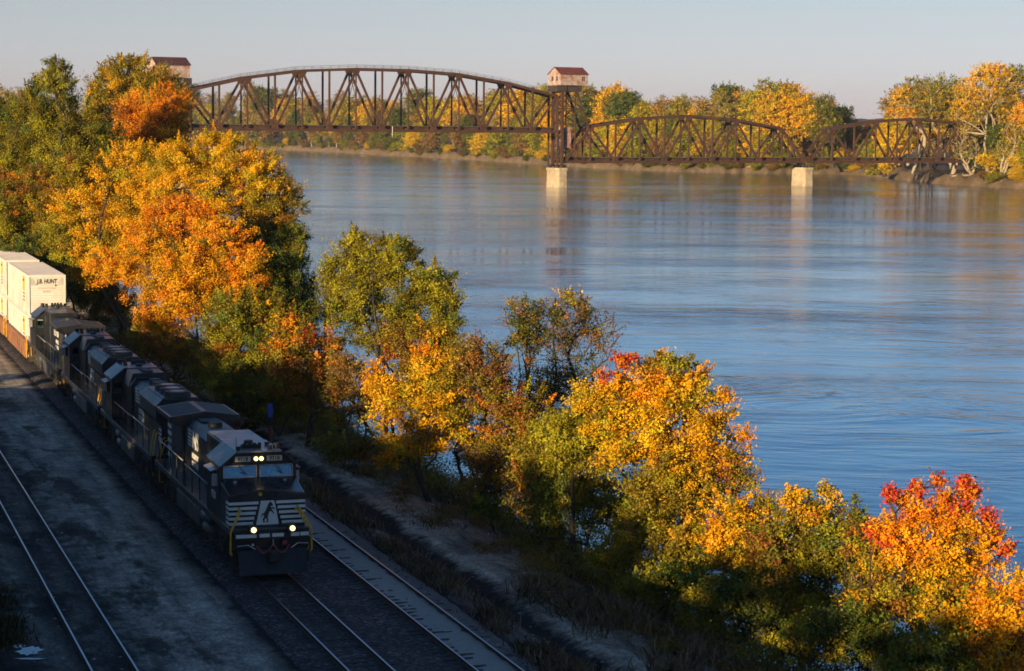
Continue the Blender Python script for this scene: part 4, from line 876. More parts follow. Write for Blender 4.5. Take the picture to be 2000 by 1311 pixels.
def cab(r, x0, x1, number, lights, roofm, rear=False):
    """wide cab from x0 (rear) to x1 (windscreen); hollow, with real window openings"""
    hw = 1.5; zf = 1.75; zs, ze, zr, hr = 3.40, 3.84, 4.42, .87; t = .07
    def frame(nm, xa, xb, opens):
        """end wall as a set of pieces around the window openings opens = [(y0, y1, z0, z1)]"""
        b = MB(); z0, z1 = opens[0][2], opens[0][3]
        b.box(xa, xb, -hw + t, hw - t, zf, z0)
        ys = sorted([-hw + t] + [q for o_ in opens for q in o_[:2]] + [hw - t])
        for i in range(0, len(ys), 2): b.box(xa, xb, ys[i], ys[i + 1], z0, min(z1, ze - .01) if i in (0, len(ys) - 2) else z1)
        b.prism([(-hw + t, z1 if z1 < ze else ze - .01), (hw - t, z1 if z1 < ze else ze - .01), (hw - t, ze), (hr, zr - t), (-hr, zr - t), (-hw + t, ze)], 0, xa, xb)
        return b.build(nm, M_BLK, r)
    wins = [(.09, 1.33, zs, 3.82), (-1.33, -.09, zs, 3.82)]
    fr = frame('cab_front', x1 - .12, x1, wins)
    for y0, y1, z0, z1 in wins:
        b = MB(); b.prism([(x1 - .012, z0), (x1 - .001, z0), (x1 - .101, z1), (x1 - .112, z1)], 1, y0, y1); b.build('windshield', M_GLASS, r)
        b = MB(); e = .035
        for q in ((y0 - e, y1 + e, z0 - e, z0), (y0 - e, y1 + e, z1, z1 + e), (y0 - e, y0, z0, z1), (y1, y1 + e, z0, z1)): b.box(x1 - .004, x1 + .012, *q)
        b.build('window_gasket', M_SILV if lights else M_UNDER, r)
        b = MB(); ym = (y0 + y1) / 2; b.tube([(x1 + .03, ym - .05, z1 + .05), (x1 + .035, ym + .22, z0 + .17)], .012, 4); b.tube([(x1 + .035, ym + .02, z0 + .2), (x1 + .035, ym + .28, z0 + .1)], .014, 4); b.build('wiper', M_INK, r)
    frame('cab_rear', x0, x0 + .08, [(.98, 1.36, 3.15, 3.7), (-1.36, -.98, 3.15, 3.7)])
    for sy in (-1, 1):
        b = MB(); y0, y1 = (hw - t, hw) if sy > 0 else (-hw, -hw + t)
        wa, wb_ = x0 + .75, x1 - .55
        b.box(x0, x1, y0, y1, zf, 3.0); b.box(x0, wa, y0, y1, 3.0, ze); b.box(wb_, x1, y0, y1, 3.0, ze); b.box(wa, wb_, y0, y1, 3.6, ze)
        b.box((wa + wb_) / 2 - .04, (wa + wb_) / 2 + .04, y0, y1, 3.0, 3.6)
        b.build('cab_side', M_BLK, r)
        MB().box(wa, wb_, sy * (hw - .045) - .008, sy * (hw - .045) + .008, 3.0, 3.6).build('side_window', M_GLASS, r)
        b = MB(); b.prism([(sy * hw, 3.66), (sy * (hw + .28), 3.58), (sy * (hw + .28), 3.61), (sy * hw, 3.71)], 0, wa - .1, wb_ + .1); b.build('sun_visor', M_ROOFL, r)
        b = MB(); b.box(wb_ + .06, wb_ + .10, sy * hw, sy * (hw + .22) if sy > 0 else -hw, 3.02, 3.5) if sy > 0 else b.box(wb_ + .06, wb_ + .10, -hw - .22, -hw, 3.02, 3.5); b.build('wind_deflector', M_SILV, r)
        b = MB(); b.box(wb_ + .12, wb_ + .3, sy * 1.505 - .004, sy * 1.505 + .004, 3.0, 3.5)
    b = MB()
    ov = .22
    for pl in ([(-hw - .05, ze - .05), (-hr, zr - .06), (-hr, zr), (-hw - .05, ze + .03)], [(hw + .05, ze - .05), (hr, zr - .06), (hr, zr), (hw + .05, ze + .03)], [(-hr, zr - .06), (hr, zr - .06), (hr, zr), (-hr, zr)]):
        b.prism(pl, 0, x0 - .1, x1 + ov, mi=int(abs(pl[0][0]) > hr + .1))
    b.build('cab_roof', [roofm, M_ROOF], r)
    MB().box(x0 + .1, x1 - .1, -hw + t, hw - t, zf + .3, zf + .4).build('cab_floor', M_INT, r)
    b = MB(); b.box(x1 - 1.0, x1 - .5, .25, 1.25, zf + .4, 3.05); b.box(x1 - .8, x1 - .12, -1.3, 1.3, 3.02, 3.1); b.build('control_desk', M_INT, r)
    # lamp housing and number boards over the windscreen
    b = MB(); b.box(x1, x1 + .10, -1.0, 1.0, 3.95, 4.27); b.build('number_board_housing', M_BLK, r)
    for y in (-.62, .62):
        MB().box(x1 + .10, x1 + .115, y - .30, y + .30, 4.01, 4.21).build('number_board', M_BOARD, r)
        if number: text('number', number, .205, M_INK, r, (x1 + .118, y, 4.11), (math.pi / 2, 0, math.pi / 2), .006)
    for y in (-.105, .105): MB().cyl((x1 + .12, y, 4.11), 0, .085, .05, 14).build('headlight', M_HEAD if lights else M_GLAD, r)
    # roof clutter: horns, antenna dome, beacons
    b = MB()
    for y, l_ in ((-.45, .35), (-.25, .5), (-.05, .4), (.15, .3)): b.tube([(x1 - .55 + l_ * .3, y, zr + .16), (x1 - .55 - l_ * .4, y, zr + .16)], [.085, .02], 7)
    b.box(x1 - .7, x1 - .6, -.55, .25, zr, zr + .14)
    b.build('horns', M_INK, r)
    for x, y, q, h in ((x1 - .2, .5, .1, .16), (x1 - .15, -.75, .09, .15), (x1 - .35, .78, .13, .2), (x0 + .7, 0, .18, .12), (x1 - 1.2, .6, .1, .12)): MB().cyl((x, y, zr + h / 2), 2, q, h, 9).build('roof_antenna', M_INK, r)
    MB().tube([(x1 - .3, -.8, zr), (x1 - .3, -.8, zr + .5)], .012, 4).build('whip_antenna', M_INK, r)
def nose(r, x0, x1, lights):
    zf, zn, zc = 1.75, 2.98, 3.16; ha, hb = 1.5, 1.46
    b = MB()
    v = [(x0, -ha, zf), (x0, ha, zf), (x1, hb, zf), (x1, -hb, zf), (x0, -ha, 3.32), (x0, ha, 3.32), (x1, hb, zn), (x1, -hb, zn), (x0, -.45, 3.39), (x0, .45, 3.39), (x1, .28, zc), (x1, -.28, zc)]
    b.add(v, [(0, 1, 2, 3)[::-1], (0, 4, 7, 3)[::-1], (1, 2, 6, 5)[::-1], (3, 7, 11, 10, 6, 2)[::-1], (4, 8, 11, 7)[::-1], (8, 9, 10, 11)[::-1], (9, 5, 6, 10)[::-1], (0, 1, 5, 9, 8, 4)])
    b.build('nose', M_BLKG, r, bevel=.03)
    MB().box(x1, x1 + .012, -.20, .42, 1.83, 3.02).build('nose_door', M_BLK, r)
    b = MB(); b.box(x1 + .012, x1 + .02, .1, .34, 2.80, 2.99); b.build('nose_door_window', M_INK, r)
    MB().cyl((x1 + .05, -.28, 3.0), 0, .07, .06, 10).build('marker_lamp', M_YEL, r)
    for y in (-1.0, .95): 
        b = MB(); b.cyl((x0 + .5, y, 3.26), 2, .07, .14, 8); b.build('marker_lamp', M_SILV, r)
def nose_stripes(r, x1):
    """five white bars wrapping the nose with a white panel carrying the rearing black horse"""
    z0, z1 = 1.84, 2.72; n = 5; hb = 1.46; bar = (z1 - z0) / (n * 1.65)
    for i in range(n):
        z = z0 + (z1 - z0 - bar) * i / (n - 1); ins = .34 + .055 * (n - 1 - i) if i < n else .3
        for sy in (-1, 1):
            b = MB(); ya, yb = sorted((sy * ins, sy * (hb + .004)))
            b.box(x1 + .004, x1 + .014, ya, yb, z, z + bar)
            # round the corner, along the tapered flank
            xb = x1 - .55; yb2 = sy * (hb + (1.5 - hb) * .55 / 1.7 + .012); yc = sy * (hb + .012)
            pts = [(x1 + .014, yc, z), (xb, yb2, z), (xb, yb2, z + bar), (x1 + .014, yc, z + bar)]
            q = [(x, y - sy * .02, zz) for x, y, zz in pts]
            b.add(pts + q, [(0, 1, 2, 3), (7, 6, 5, 4), (0, 4, 5, 1), (3, 2, 6, 7), (1, 5, 6, 2), (0, 3, 7, 4)])
            b.build('nose_stripe', M_WPAINT, r)
    b = MB(); b.prism([(-.44, z0 - .02), (.44, z0 - .02), (.34, z1 - .35), (.26, z1 + .02), (-.25, z1 + .02), (-.32, z1 - .35)], 0, x1 + .015, x1 + .022); b.build('emblem_panel', M_WPAINT, r)
    b = MB(); b.prism([(y * .80 - .01, 2.28 + z * 1.0) for y, z in HORSE], 0, x1 + .023, x1 + .028); b.build('horse_emblem', M_INK, r)
def pilot(r, x, sx, lights, hoses):
    """end sill, anticlimber, coupler and plow; x = end of the frame, sx outward"""
    def X(a): return x + sx * a
    def bx(b, a, c, *q): return b.box(min(X(a), X(c)), max(X(a), X(c)), *q)
    b = MB(); bx(b, -.3, .12, -1.46, 1.46, 1.02, 1.74); b.build('end_sill', M_BLK, r, bevel=.02)
    if lights:
        b = MB(); b.prism([(-1.4, 1.42), (1.4, 1.42), (1.4, 1.66), (-1.4, 1.66)], 0, X(.12), X(.42)); b.build('anticlimber', M_BLK, r, bevel=.02)
        for ya, yb in ((-1.40, -.62), (-.5, -.12), (-.02, .42), (.70, 1.02), (1.06, 1.38)): bx(MB(), .42, .432, ya, yb, 1.52, 1.655).build('sill_stripe', M_WPAINT, r)
        for y in (-.74, .74):
            b = MB(); bx(b, .1, .5, y - .17, y + .17, 1.67, 1.98); b.build('ditch_light_box', M_BLK, r, bevel=.02)
            MB().cyl((X(.52), y, 1.83), 0, .10, .06, 16).build('ditch_light', M_HEAD, r)
    b = MB(); b.prism([(X(.10), .95), (X(.62), .14), (X(.66), .14), (X(.24), 1.02)], 1, -1.30, 1.30); b.build('snow_plow', M_BLK, r)
    b = MB(); bx(b, .1, .62, -.14, .14, .72, 1.0); bx(b, .55, .9, -.2, .06, .66, 1.04); bx(b, .62, .78, .06, .22, .66, 1.04); b.build('coupler', M_UNDER, r, bevel=.02)
    for sy in (-1, 1):
        b = MB(); b.tube([(X(.42), sy * 1.35, 1.22), (X(.5), sy * .95, 1.26), (X(.55), sy * .72, 1.12), (X(.55), sy * .68, 1.10)], .02, 5); b.build('uncoupling_lever', M_GLAD if hoses else M_UNDER, r)
    if hoses:
        for sy in (-1, 1):
            pts = [Vector((X(.45 + .1 * math.sin(u * 3.1)), sy * (.62 - .6 * u), 1.22 - .34 * math.sin(u * 3.14) * (1 - .3 * u) + .0 * u)) for u in [i / 8 for i in range(9)]]
            MB().tube(pts, .026, 6).build('air_hose', M_HOSE, r, True)
        b = MB(); b.tube([(X(.5), 0, 1.45), (X(.52), 0, 1.2)], .015, 5); b.build('hose_chain', M_GLAD, r)
        b = MB(); bx(b, .12, .30, .38, .58, 1.16, 1.36); b.build('electrical_socket', mat('dull red cover', (.25, .04, .05), .6), r, bevel=.02)
        MB().cyl((X(.5), -.78, 1.27), 0, .05, .1, 8).build('glad_hand', M_GLAD, r)
def hood_lettering(r, xm, y, sx, num=''):
    """horizontal bars running into the two big letters, road name in two lines below"""
    rz = 0 if y < 0 else math.pi
    d = 1 if y < 0 else -1                              # reading direction along x
    for i in range(5):
        z = 3.18 + i * .155; b = MB(); xa, xb = sorted((xm - d * 1.30, xm - d * (.30 + .03 * i)))
        b.box(xa, xb, min(y, y * 1.006), max(y, y * 1.006), z, z + .09); b.build('hood_stripe', M_WPAINT, r)
    text('letters', 'NS', 1.02, M_WPAINT, r, (xm + d * .52, y * 1.008, 3.52), (math.pi / 2, 0, rz), .035, .12, 1.45)
    text('road_name', 'NORFOLK', .34, M_WPAINT, r, (xm + d * .45, y * 1.008, 2.84), (math.pi / 2, 0, rz), .012, .1, 1.5)
    text('road_name', 'SOUTHERN', .34, M_WPAINT, r, (xm + d * .45, y * 1.008, 2.50), (math.pi / 2, 0, rz), .012, .1, 1.5)
def frame_tank(r, hl, tank):
    MB().box(-hl, hl, -1.5, 1.5, 1.50, 1.75).build('walkway', M_ROOF, r, bevel=.015)
    MB().box(-hl + .6, hl - .6, -1.1, 1.1, 1.0, 1.5).build('underframe', M_UNDER, r)
    b = MB(); x0, x1 = tank
    b.prism([(-1.2, .42), (1.2, .42), (1.42, .62), (1.42, 1.36), (-1.42, 1.36), (-1.42, .62)], 0, x0, x1); b.build('fuel_tank', M_TANK, r, bevel=.06)
    for y in (-1.22, 1.22):
        b = MB(); b.cyl((x1 + 1.0, y, 1.18), 0, .22, 1.5, 12); b.cyl((x1 + 1.05, y * .95, .72), 0, .22, 1.5, 12); b.build('air_tank', M_TANK, r, True)
def engine_ge(name, label, L_, number, lead):
    r = thing(name, label, 'locomotive'); hl = L_ / 2 - .55
    frame_tank(r, hl, (-3.6, 1.9))
    for xc in (-(hl - 3.2), hl - 3.2): bogie(r, xc, 3, 1.95)
    xn = hl - .55; xw = hl - 2.25; xc0 = xw - 2.6
    nose(r, xw - .02, xn, lead); cab(r, xc0, xw, number, lead, M_ROOFL if lead else M_ROOF)
    if lead: nose_stripes(r, xn)
    pilot(r, hl, 1, lead, lead); pilot(r, -hl, -1, False, False)
    # electrical cabinet behind the cab, flush with the flat of the cab roof
    MB().box(xc0 - 3.3, xc0 - .1, -.92, .92, 1.75, 4.36).build('electrical_cabinet', M_BLK, r, bevel=.04)
    MB().box(xc0 - 3.25, xc0 - .15, -.84, .84, 4.36, 4.40).build('cabinet_roof', M_ROOFL if lead else M_ROOF, r)
    MB().box(xc0 - 1.3, xc0 - .5, -.926, .926, 3.55, 4.05).build('intake_grille', M_GRILL, r)
    xr = -hl + 4.4
    b = MB(); b.prism([(-.86, 1.75), (.86, 1.75), (.86, 3.9), (.58, 4.16), (-.58, 4.16), (-.86, 3.9)], 0, xr, xc0 - 3.3); b.build('engine_hood', M_BLK, r)
    for y in (-.866, .866):
        b = MB(); x = xr + .25
        while x < xc0 - 3.9: b.box(x, x + .7, min(y, y * 1.012), max(y, y * 1.012), 1.9, 3.0); x += .82
        b.build('hood_doors', M_BLK, r)
    b = MB(); b.cyl((xr + 2.6, 0, 4.22), 2, .3, .22, 14); b.box(xr + .5, xr + 1.6, -.4, .4, 4.14, 4.24); b.build('exhaust_stack', M_INK, r)
    b = MB(); b.prism([(-.95, 1.75), (.95, 1.75), (.95, 3.9), (-.95, 3.9)], 0, -hl + .45, xr); b.build('radiator_cab', M_BLK, r, bevel=.03)
    # overhanging winged radiator roof with a low central ridge and two screened panels
    xa, xb = -hl + .9, xr + .15
    b = MB(); b.prism([(-.95, 3.75), (.95, 3.75), (1.53, 4.08), (1.53, 4.26), (0, 4.46), (-1.53, 4.26), (-1.53, 4.08)], 0, xa, xb); b.build('radiator_wing', M_BLK, r, bevel=.02)
    for sy in (-1, 1):
        b = MB(); b.prism([(sy * .14, 4.448), (sy * 1.44, 4.278), (sy * 1.44, 4.290), (sy * .14, 4.462)], 0, xa + .12, xb - .12); b.build('radiator_screen', M_GRILL, r)
        b = MB()
        for u in (0, 1):
            y_ = sy * (.07 if u == 0 else 1.49); z_ = 4.46 - .2 * abs(y_) / 1.53
            b.box(xa, xb, min(y_ - .045, y_ + .045), max(y_ - .045, y_ + .045), z_ - .01, z_ + .018)
        for x_ in (xa + .05, xb - .05): b.prism([(sy * .02, 4.455), (sy * 1.53, 4.255), (sy * 1.53, 4.274), (sy * .02, 4.476)], 0, x_ - .05, x_ + .05)
        b.build('screen_frame', M_ROOF, r)
        for i in range(6):
            MB().box(-hl + .5, -hl + 1.5, min(sy * .953, sy * .962), max(sy * .953, sy * .962), 2.0 + i * .33, 2.18 + i * .33).build('end_stripe', M_WPAINT, r)
        b = MB(); b.box(-hl + 1.9, xr - .3, min(sy * .953, sy * .962), max(sy * .953, sy * .962), 2.5, 3.7); b.build('radiator_door', M_GRILL, r)
        hood_lettering(r, xr + 2.2, sy * .872, 1)
        side_rail(r, -hl + 1.0, xr + 2.9, sy * 1.44); side_rail(r, xr + 3.3, xc0 - .3, sy * 1.44, 2.7)
        for xe, sx in ((hl, 1), (-hl, -1)): steps_rails(r, xe, sx, sy * 1.34, lead and sx > 0)
        text('cab_number', number or '9', .42, M_WPAINT, r, ((xc0 + xw) / 2, sy * 1.506, 2.55), (math.pi / 2, 0, 0 if sy < 0 else math.pi), .012) if number else None
    return r
def engine_emd(name, label, L_, variant):
    r = thing(name, label, 'locomotive'); hl = L_ / 2 - .5
    frame_tank(r, hl, (-3.0, 1.6))
    for xc in (-(hl - 2.9), hl - 2.9): bogie(r, xc, 3, 1.75)
    xn = hl - .5; xw = hl - 2.1; xc0 = xw - 2.5
    nose(r, xw - .02, xn, False); cab(r, xc0, xw, None, False, M_ROOF, True)
    pilot(r, hl, 1, False, False); pilot(r, -hl, -1, False, False)
    # brake and blower bulge behind the cab
    b = MB(); b.prism([(-.95, 1.75), (.95, 1.75), (.95, 3.85), (.7, 4.25), (-.7, 4.25), (-.95, 3.85)], 0, xc0 - 3.0, xc0); b.build('blower_housing', M_BLK, r, bevel=.04)
    b = MB(); b.prism([(-1.02, 3.7), (1.02, 3.7), (.8, 4.42), (-.8, 4.42)], 0, xc0 - 2.6, xc0 - .6); b.build('dynamic_brake', M_ROOF if variant else M_BLK, r, bevel=.05)
    b = MB()
    for i in range(3): b.cyl((xc0 - 1.0 - i * .62, 0, 4.46), 2, .27, .1, 14)
    b.build('brake_fan', M_INK, r)
    xr = -hl + 5.6
    b = MB(); b.prism([(-.84, 1.75), (.84, 1.75), (.84, 3.75), (.55, 4.1), (-.55, 4.1), (-.84, 3.75)], 0, xr - .05, xc0 - 3.0); b.build('engine_hood', M_BLK, r)
    for y in (-.846, .846):
        b = MB(); x = xr + .2
        while x < xc0 - 3.5: b.box(x, x + .62, min(y, y * 1.012), max(y, y * 1.012), 1.9, 3.0); x += .72
        b.build('hood_doors', M_BLK, r)
    b = MB(); b.prism([(-.9, 1.75), (.9, 1.75), (.9, 3.0), (1.16, 3.35), (1.16, 3.95), (.85, 4.28), (-.85, 4.28), (-1.16, 3.95), (-1.16, 3.35), (-.9, 3.0)], 0, -hl + .55, xr); b.build('radiator_hood', M_BLK, r, bevel=.04)
    MB().box(-hl + .7, xr - .1, -.82, .82, 4.28, 4.31).build('radiator_roof', M_ROOF, r)
    for i in range(3):
        x = -hl + 1.5 + i * 1.35; b = MB()
        b.tube([(x, 0, 4.3), (x, 0, 4.52)], [.64, .60], 22); b.build('radiator_fan', M_INK, r)
        MB().cyl((x, 0, 4.525), 2, .34, .03, 16).build('fan_hub', M_ROOFL, r)
    b = MB(); b.box(xr + .6, xr + 1.7, -.3, .3, 4.08, 4.36); b.cyl((xr + 2.5, 0, 4.2), 2, .28, .3, 12); b.build('exhaust_stack', M_INK, r)
    for sy in (-1, 1):
        MB().box(-hl + .9, xr - .4, min(sy * 1.163, sy * 1.172), max(sy * 1.163, sy * 1.172), 3.42, 3.9).build('intake_grille', M_GRILL, r)
        for i in range(5): MB().box(-hl + .62, -hl + 1.3, min(sy * .903, sy * .912), max(sy * .903, sy * .912), 1.95 + i * .2, 2.06 + i * .2).build('end_stripe', M_WPAINT, r)
        hood_lettering(r, xr + 1.9, sy * .858, 1)
        side_rail(r, -hl + 1.0, xr + .8, sy * 1.42); side_rail(r, xr + 1.2, xc0 - .3, sy * 1.42, 2.72)
        for xe, sx in ((hl, 1), (-hl, -1)): steps_rails(r, xe, sx, sy * 1.33)
    return r
def on_track(o, tc, forward):
    q = W(PT['train'], tc, 0); o.location = q; o.scale = (TS, TS, TS)
    o.rotation_euler = (0, 0, PHI - math.pi / 2 if forward else PHI + math.pi / 2)
TS = 1.10
NOSE_T, G1_, G2_, G3_, G4_ = 86.2, 107.4, 127.5, 147.3, 168.4
lead = engine_ge('locomotive', 'lead black locomotive with lit headlights, white nose stripes and number boards 9718', 21.2 / TS, '9718', True); on_track(lead, (NOSE_T + G1_) / 2, True)
e2 = engine_emd('locomotive', 'second black locomotive, three round fans on its roof, coupled behind the lead engine', 20.1 / TS, 0); on_track(e2, (G1_ + G2_) / 2, False)
e3 = engine_emd('locomotive', 'third black locomotive with flared radiator hood, between the second and the last engine', 19.8 / TS, 1); on_track(e3, (G2_ + G3_) / 2, False)
e4 = engine_ge('locomotive', 'last black locomotive, a winged roof at its front end, coupled to the container cars', 21.1 / TS, None, False); on_track(e4, (G3_ + G4_) / 2, False)

# ---- the two crew members behind the windshields
M_SKIN = mat('skin', (.42, .25, .18), .6); M_VEST = mat('hi-vis vest', (.45, .62, .05), .7, var=.1); M_SHIRT = mat('dark shirt', (.04, .05, .08), .8); M_HAT = mat('dark cap', (.03, .03, .04), .7)
def person(label, x, y, reach):
    r = thing('person', label, 'person', (0, 0, 0)); zs = 2.74
    b = MB()
    def ring(z, rx, ry, cx=0, n=12): return [(cx + rx * math.cos(2 * math.pi * i / n), ry * math.sin(2 * math.pi * i / n), z) for i in range(n)]
    prof = [(0, .13, .17), (.12, .14, .18), (.30, .125, .165), (.45, .13, .20), (.54, .10, .19), (.58, .06, .09), (.62, .052, .055), (.66, .06, .06), (.70, .085, .075), (.77, .098, .08), (.84, .095, .078), (.89, .065, .055), (.91, .01, .01)]
    o0 = len(b.v)
    for z, rx, ry in prof: b.v += [(px, py, z) for px, py, _ in ring(z, rx, ry, .03 * (z > .6))]
    for j in range(len(prof) - 1):
        for i in range(12): b.f.append((o0 + j * 12 + i, o0 + j * 12 + (i + 1) % 12, o0 + (j + 1) * 12 + (i + 1) % 12, o0 + (j + 1) * 12 + i)); b.mi.append(0 if prof[j][0] >= .58 else 1)
    b.f.append(tuple(range(o0, o0 + 12))[::-1]); b.mi.append(1)
    b.tube([(.12, 0, .755), (.15, 0, .735)], [.016, .012], 5)                              # nose
    for sy in (-1, 1):
        for q in (.125,): b.tube([(.105, sy * .032, .785), (.122, sy * .032, .785)], .009, 5, 2)
        b.tube([(.03, sy * .078, .80), (.03, sy * .09, .76)], [.02, .012], 5)                 # ear
        b.tube([(.0, sy * .18, .50), (.06, sy * .235, .30), (.20, sy * .22, .20), (.34, sy * .15, .26 + reach)], [.06, .052, .042, .032], 8, 1)
        hx, hy, hz = .34, sy * .15, .26 + reach
        b.tube([(hx - .01, hy, hz), (hx + .08, hy - sy * .005, hz)], [.03, .04], 7)
        for k, ln in enumerate((.062, .072, .068, .052)):
            yy = hy + (k - 1.5) * .019; b.tube([(hx + .075, yy, hz), (hx + .075 + ln * .6, yy, hz - .004), (hx + .075 + ln, yy, hz - .03)], [.0095, .009, .007], 5)
        b.tube([(hx + .02, hy - sy * .035, hz), (hx + .06, hy - sy * .06, hz - .005), (hx + .085, hy - sy * .058, hz - .012)], [.012, .010, .008], 5)
        b.tube([(-.02, sy * .09, .04), (.30, sy * .11, .02), (.40, sy * .11, -.04), (.42, sy * .11, -.45), (.55, sy * .11, -.50)], [.085, .07, .058, .042, .035], 8, 1)
    b.build('body', [M_SKIN, M_SHIRT, M_INK], r, True)
    v = MB(); vp = [(.04, .148, .188), (.12, .152, .192), (.30, .138, .178), (.45, .142, .212), (.545, .105, .17)]
    for z, rx, ry in vp: v.v += ring(z, rx, ry)
    for j in range(len(vp) - 1):
        for i in range(12): v.f.append((j * 12 + i, j * 12 + (i + 1) % 12, (j + 1) * 12 + (i + 1) % 12, (j + 1) * 12 + i)); v.mi.append(0)
    v.build('safety_vest', M_VEST, r, True)
    h = MB(); hp = [(.81, .108, .088), (.85, .108, .088), (.90, .08, .066), (.925, .01, .01)]
    for z, rx, ry in hp: h.v += ring(z, rx, ry, .025)
    for j in range(3):
        for i in range(12): h.f.append((j * 12 + i, j * 12 + (i + 1) % 12, (j + 1) * 12 + (i + 1) % 12, (j + 1) * 12 + i)); h.mi.append(0)
    h.box(.10, .20, -.07, .07, .815, .828); h.build('cap', M_HAT, r, True)
    M_ = Matrix.Translation(lead.location) @ Matrix.Rotation(lead.rotation_euler[2], 4, 'Z') @ Matrix.Scale(TS, 4)
    q = M_ @ Vector((x, y, zs + .18)); r.location = q; r.rotation_euler = (0, 0, lead.rotation_euler[2]); r.scale = (TS, TS, TS)
    s_ = MB(); s_.box(-.2, .2, -.22, .22, -.1, -.02); s_.box(-.24, -.18, -.22, .22, -.05, .55); s_.box(-.05, .05, -.05, .05, -.48, -.1)
    st = s_.build('cab_seat', M_INT, lead); st.location = (x, y, zs + .18)
hl_ = 21.2 / TS / 2 - .55; xw_ = hl_ - 2.25
person('engine driver in a yellow-green vest behind the windshield on the yard side', xw_ - .85, -.72, .06)
person('crew member in a yellow-green vest behind the windshield on the river side', xw_ - .80, .82, .0)

# ---- double-stack container cars
M_CONT = mat('white container paint', (.62, .58, .53), .55, var=.06, scale=.6, dirt=(.45, .36, .27), dirt_scale=.5, dirt_amt=.15)
M_CROOF = mat('dusty container roof', (.52, .47, .46), .6, var=.15, scale=.5)
M_CFRAME = mat('container frame', (.42, .37, .33), .6, var=.15)
M_CYEL = mat('yellow panel', (.72, .44, .02), .5, var=.06)
M_WELL = mat('orange-brown well car', (.34, .135, .05), .7, var=.25, scale=.5, dirt=(.12, .06, .035), dirt_scale=.6, dirt_amt=.5)
M_GREY = mat('faint grey print', (.42, .38, .34), .7)
def container(label, L_, tc, z0, named):
    r = thing('shipping_container', label, 'container', W(PT['train'], tc, z0), PHI - math.pi / 2, 'white containers on the train'); r.scale = (TS, TS, TS); h, hw, hx = 2.9, 1.3, L_ / 2
    b = MB(); b.box(-hx + .1, hx - .06, -hw + .03, hw - .03, .15, h - .06)
    b.build('box_walls', M_CONT, r)
    b = MB(); b.box(-hx + .05, hx - .03, -hw + .02, hw - .02, h - .06, h - .01)
    x = -hx + .6
    while x < hx - .3: b.box(x, x + .05, -hw + .06, hw - .06, h - .01, h + .012); x += .72
    b.build('roof', M_CROOF, r)
    b = MB()
    for sy in (-1, 1):
        y0, y1 = sorted((sy * hw, sy * (hw - .1)))
        b.box(-hx, hx, y0, y1, 0, .16); b.box(-hx, hx, y0, y1, h - .12, h)
        for x_ in (-hx, -hx + 1.9, hx - 2.05, hx - .14): b.box(x_, x_ + .14, y0 - (.004 if sy < 0 else -.004), y1 + (.004 if sy > 0 else -.004), .16, h - .12)
        x = -hx + .5
        while x < hx - .4: b.box(x, x + .02, *sorted((sy * (hw - .03), sy * (hw - .022))), .2, h - .15); x += .6
    b.box(hx - .1, hx, -hw + .1, hw - .1, 0, .16); b.box(hx - .1, hx, -hw + .1, hw - .1, h - .14, h)
    b.build('frame', M_CONT, r)
    b = MB()
    for i in range(11): b.box(hx - .062, hx - .04, -hw + .16, hw - .16, .22 + i * .175, .24 + i * .175)
    b.build('door_slats', M_CFRAME, r)
    for sy in (-1, 1):
        xs = hx - 3.3; y = sy * (hw - .015)
        MB().box(xs - .62, xs + .62, *sorted((y, y * 1.012)), 1.62, 2.62).build('yellow_panel', M_CYEL, r)
        rz = 0 if sy < 0 else math.pi
        text('panel_lettering', 'J.B. HUNT', .2, M_INK, r, (xs, y * 1.014, 2.35), (math.pi / 2, 0, rz), .006, 0, 1.0)
        b = MB(); rr = random.Random(7)
        for k in range(3):
            x = xs - .55
            while x < xs + .5: q = rr.uniform(.08, .2); b.box(x, x + q, *sorted((y * 1.006, y * 1.013)), 1.36 - k * .24, 1.46 - k * .24); x += q + .06
        b.build('stencil_marks', mat('faded stencil', (.16, .14, .12), .7), r)
    if named:
        MB().box(hx - .058, hx - .035, -1.12, 1.12, h - .72, h - .2).build('name_panel', mat('pale grey panel', (.50, .47, .42), .6, var=.05), r)
        b = MB()
        for q in (-1, 1): b.prism([(q * 1.12, h - .72), (q * 1.12, h - .2), (q * .98, h - .2), (q * .70, h - .72)], 0, hx - .037, hx - .028)
        b.build('panel_corner', M_GREY, r)
        text('name_lettering', 'J.B. HUNT', .42, M_INK, r, (hx - .03, 0, h - .46), (math.pi / 2, 0, math.pi / 2), .014, .12, 1.45)
        b = MB(); rr = random.Random(5)
        for z_, n_ in ((h - .98, 7), (h - 1.22, 3)):
            for k in range(n_): b.box(hx - .042, hx - .036, -.09 * n_ + k * .18, -.09 * n_ + k * .18 + .12, z_, z_ + .11)
        b.build('stencil_marks', M_GREY, r)
        MB().box(hx - .04, hx - .02, .55, .66, h - .78, h - .68).build('door_latch', M_INK, r)
    else:
        b = MB()
        for y in (-.9, -.3, .3, .9): b.tube([(hx - .03, y, .2), (hx - .03, y, h - .2)], .025, 5)
        b.build('lock_rods', M_CFRAME, r)
    return r
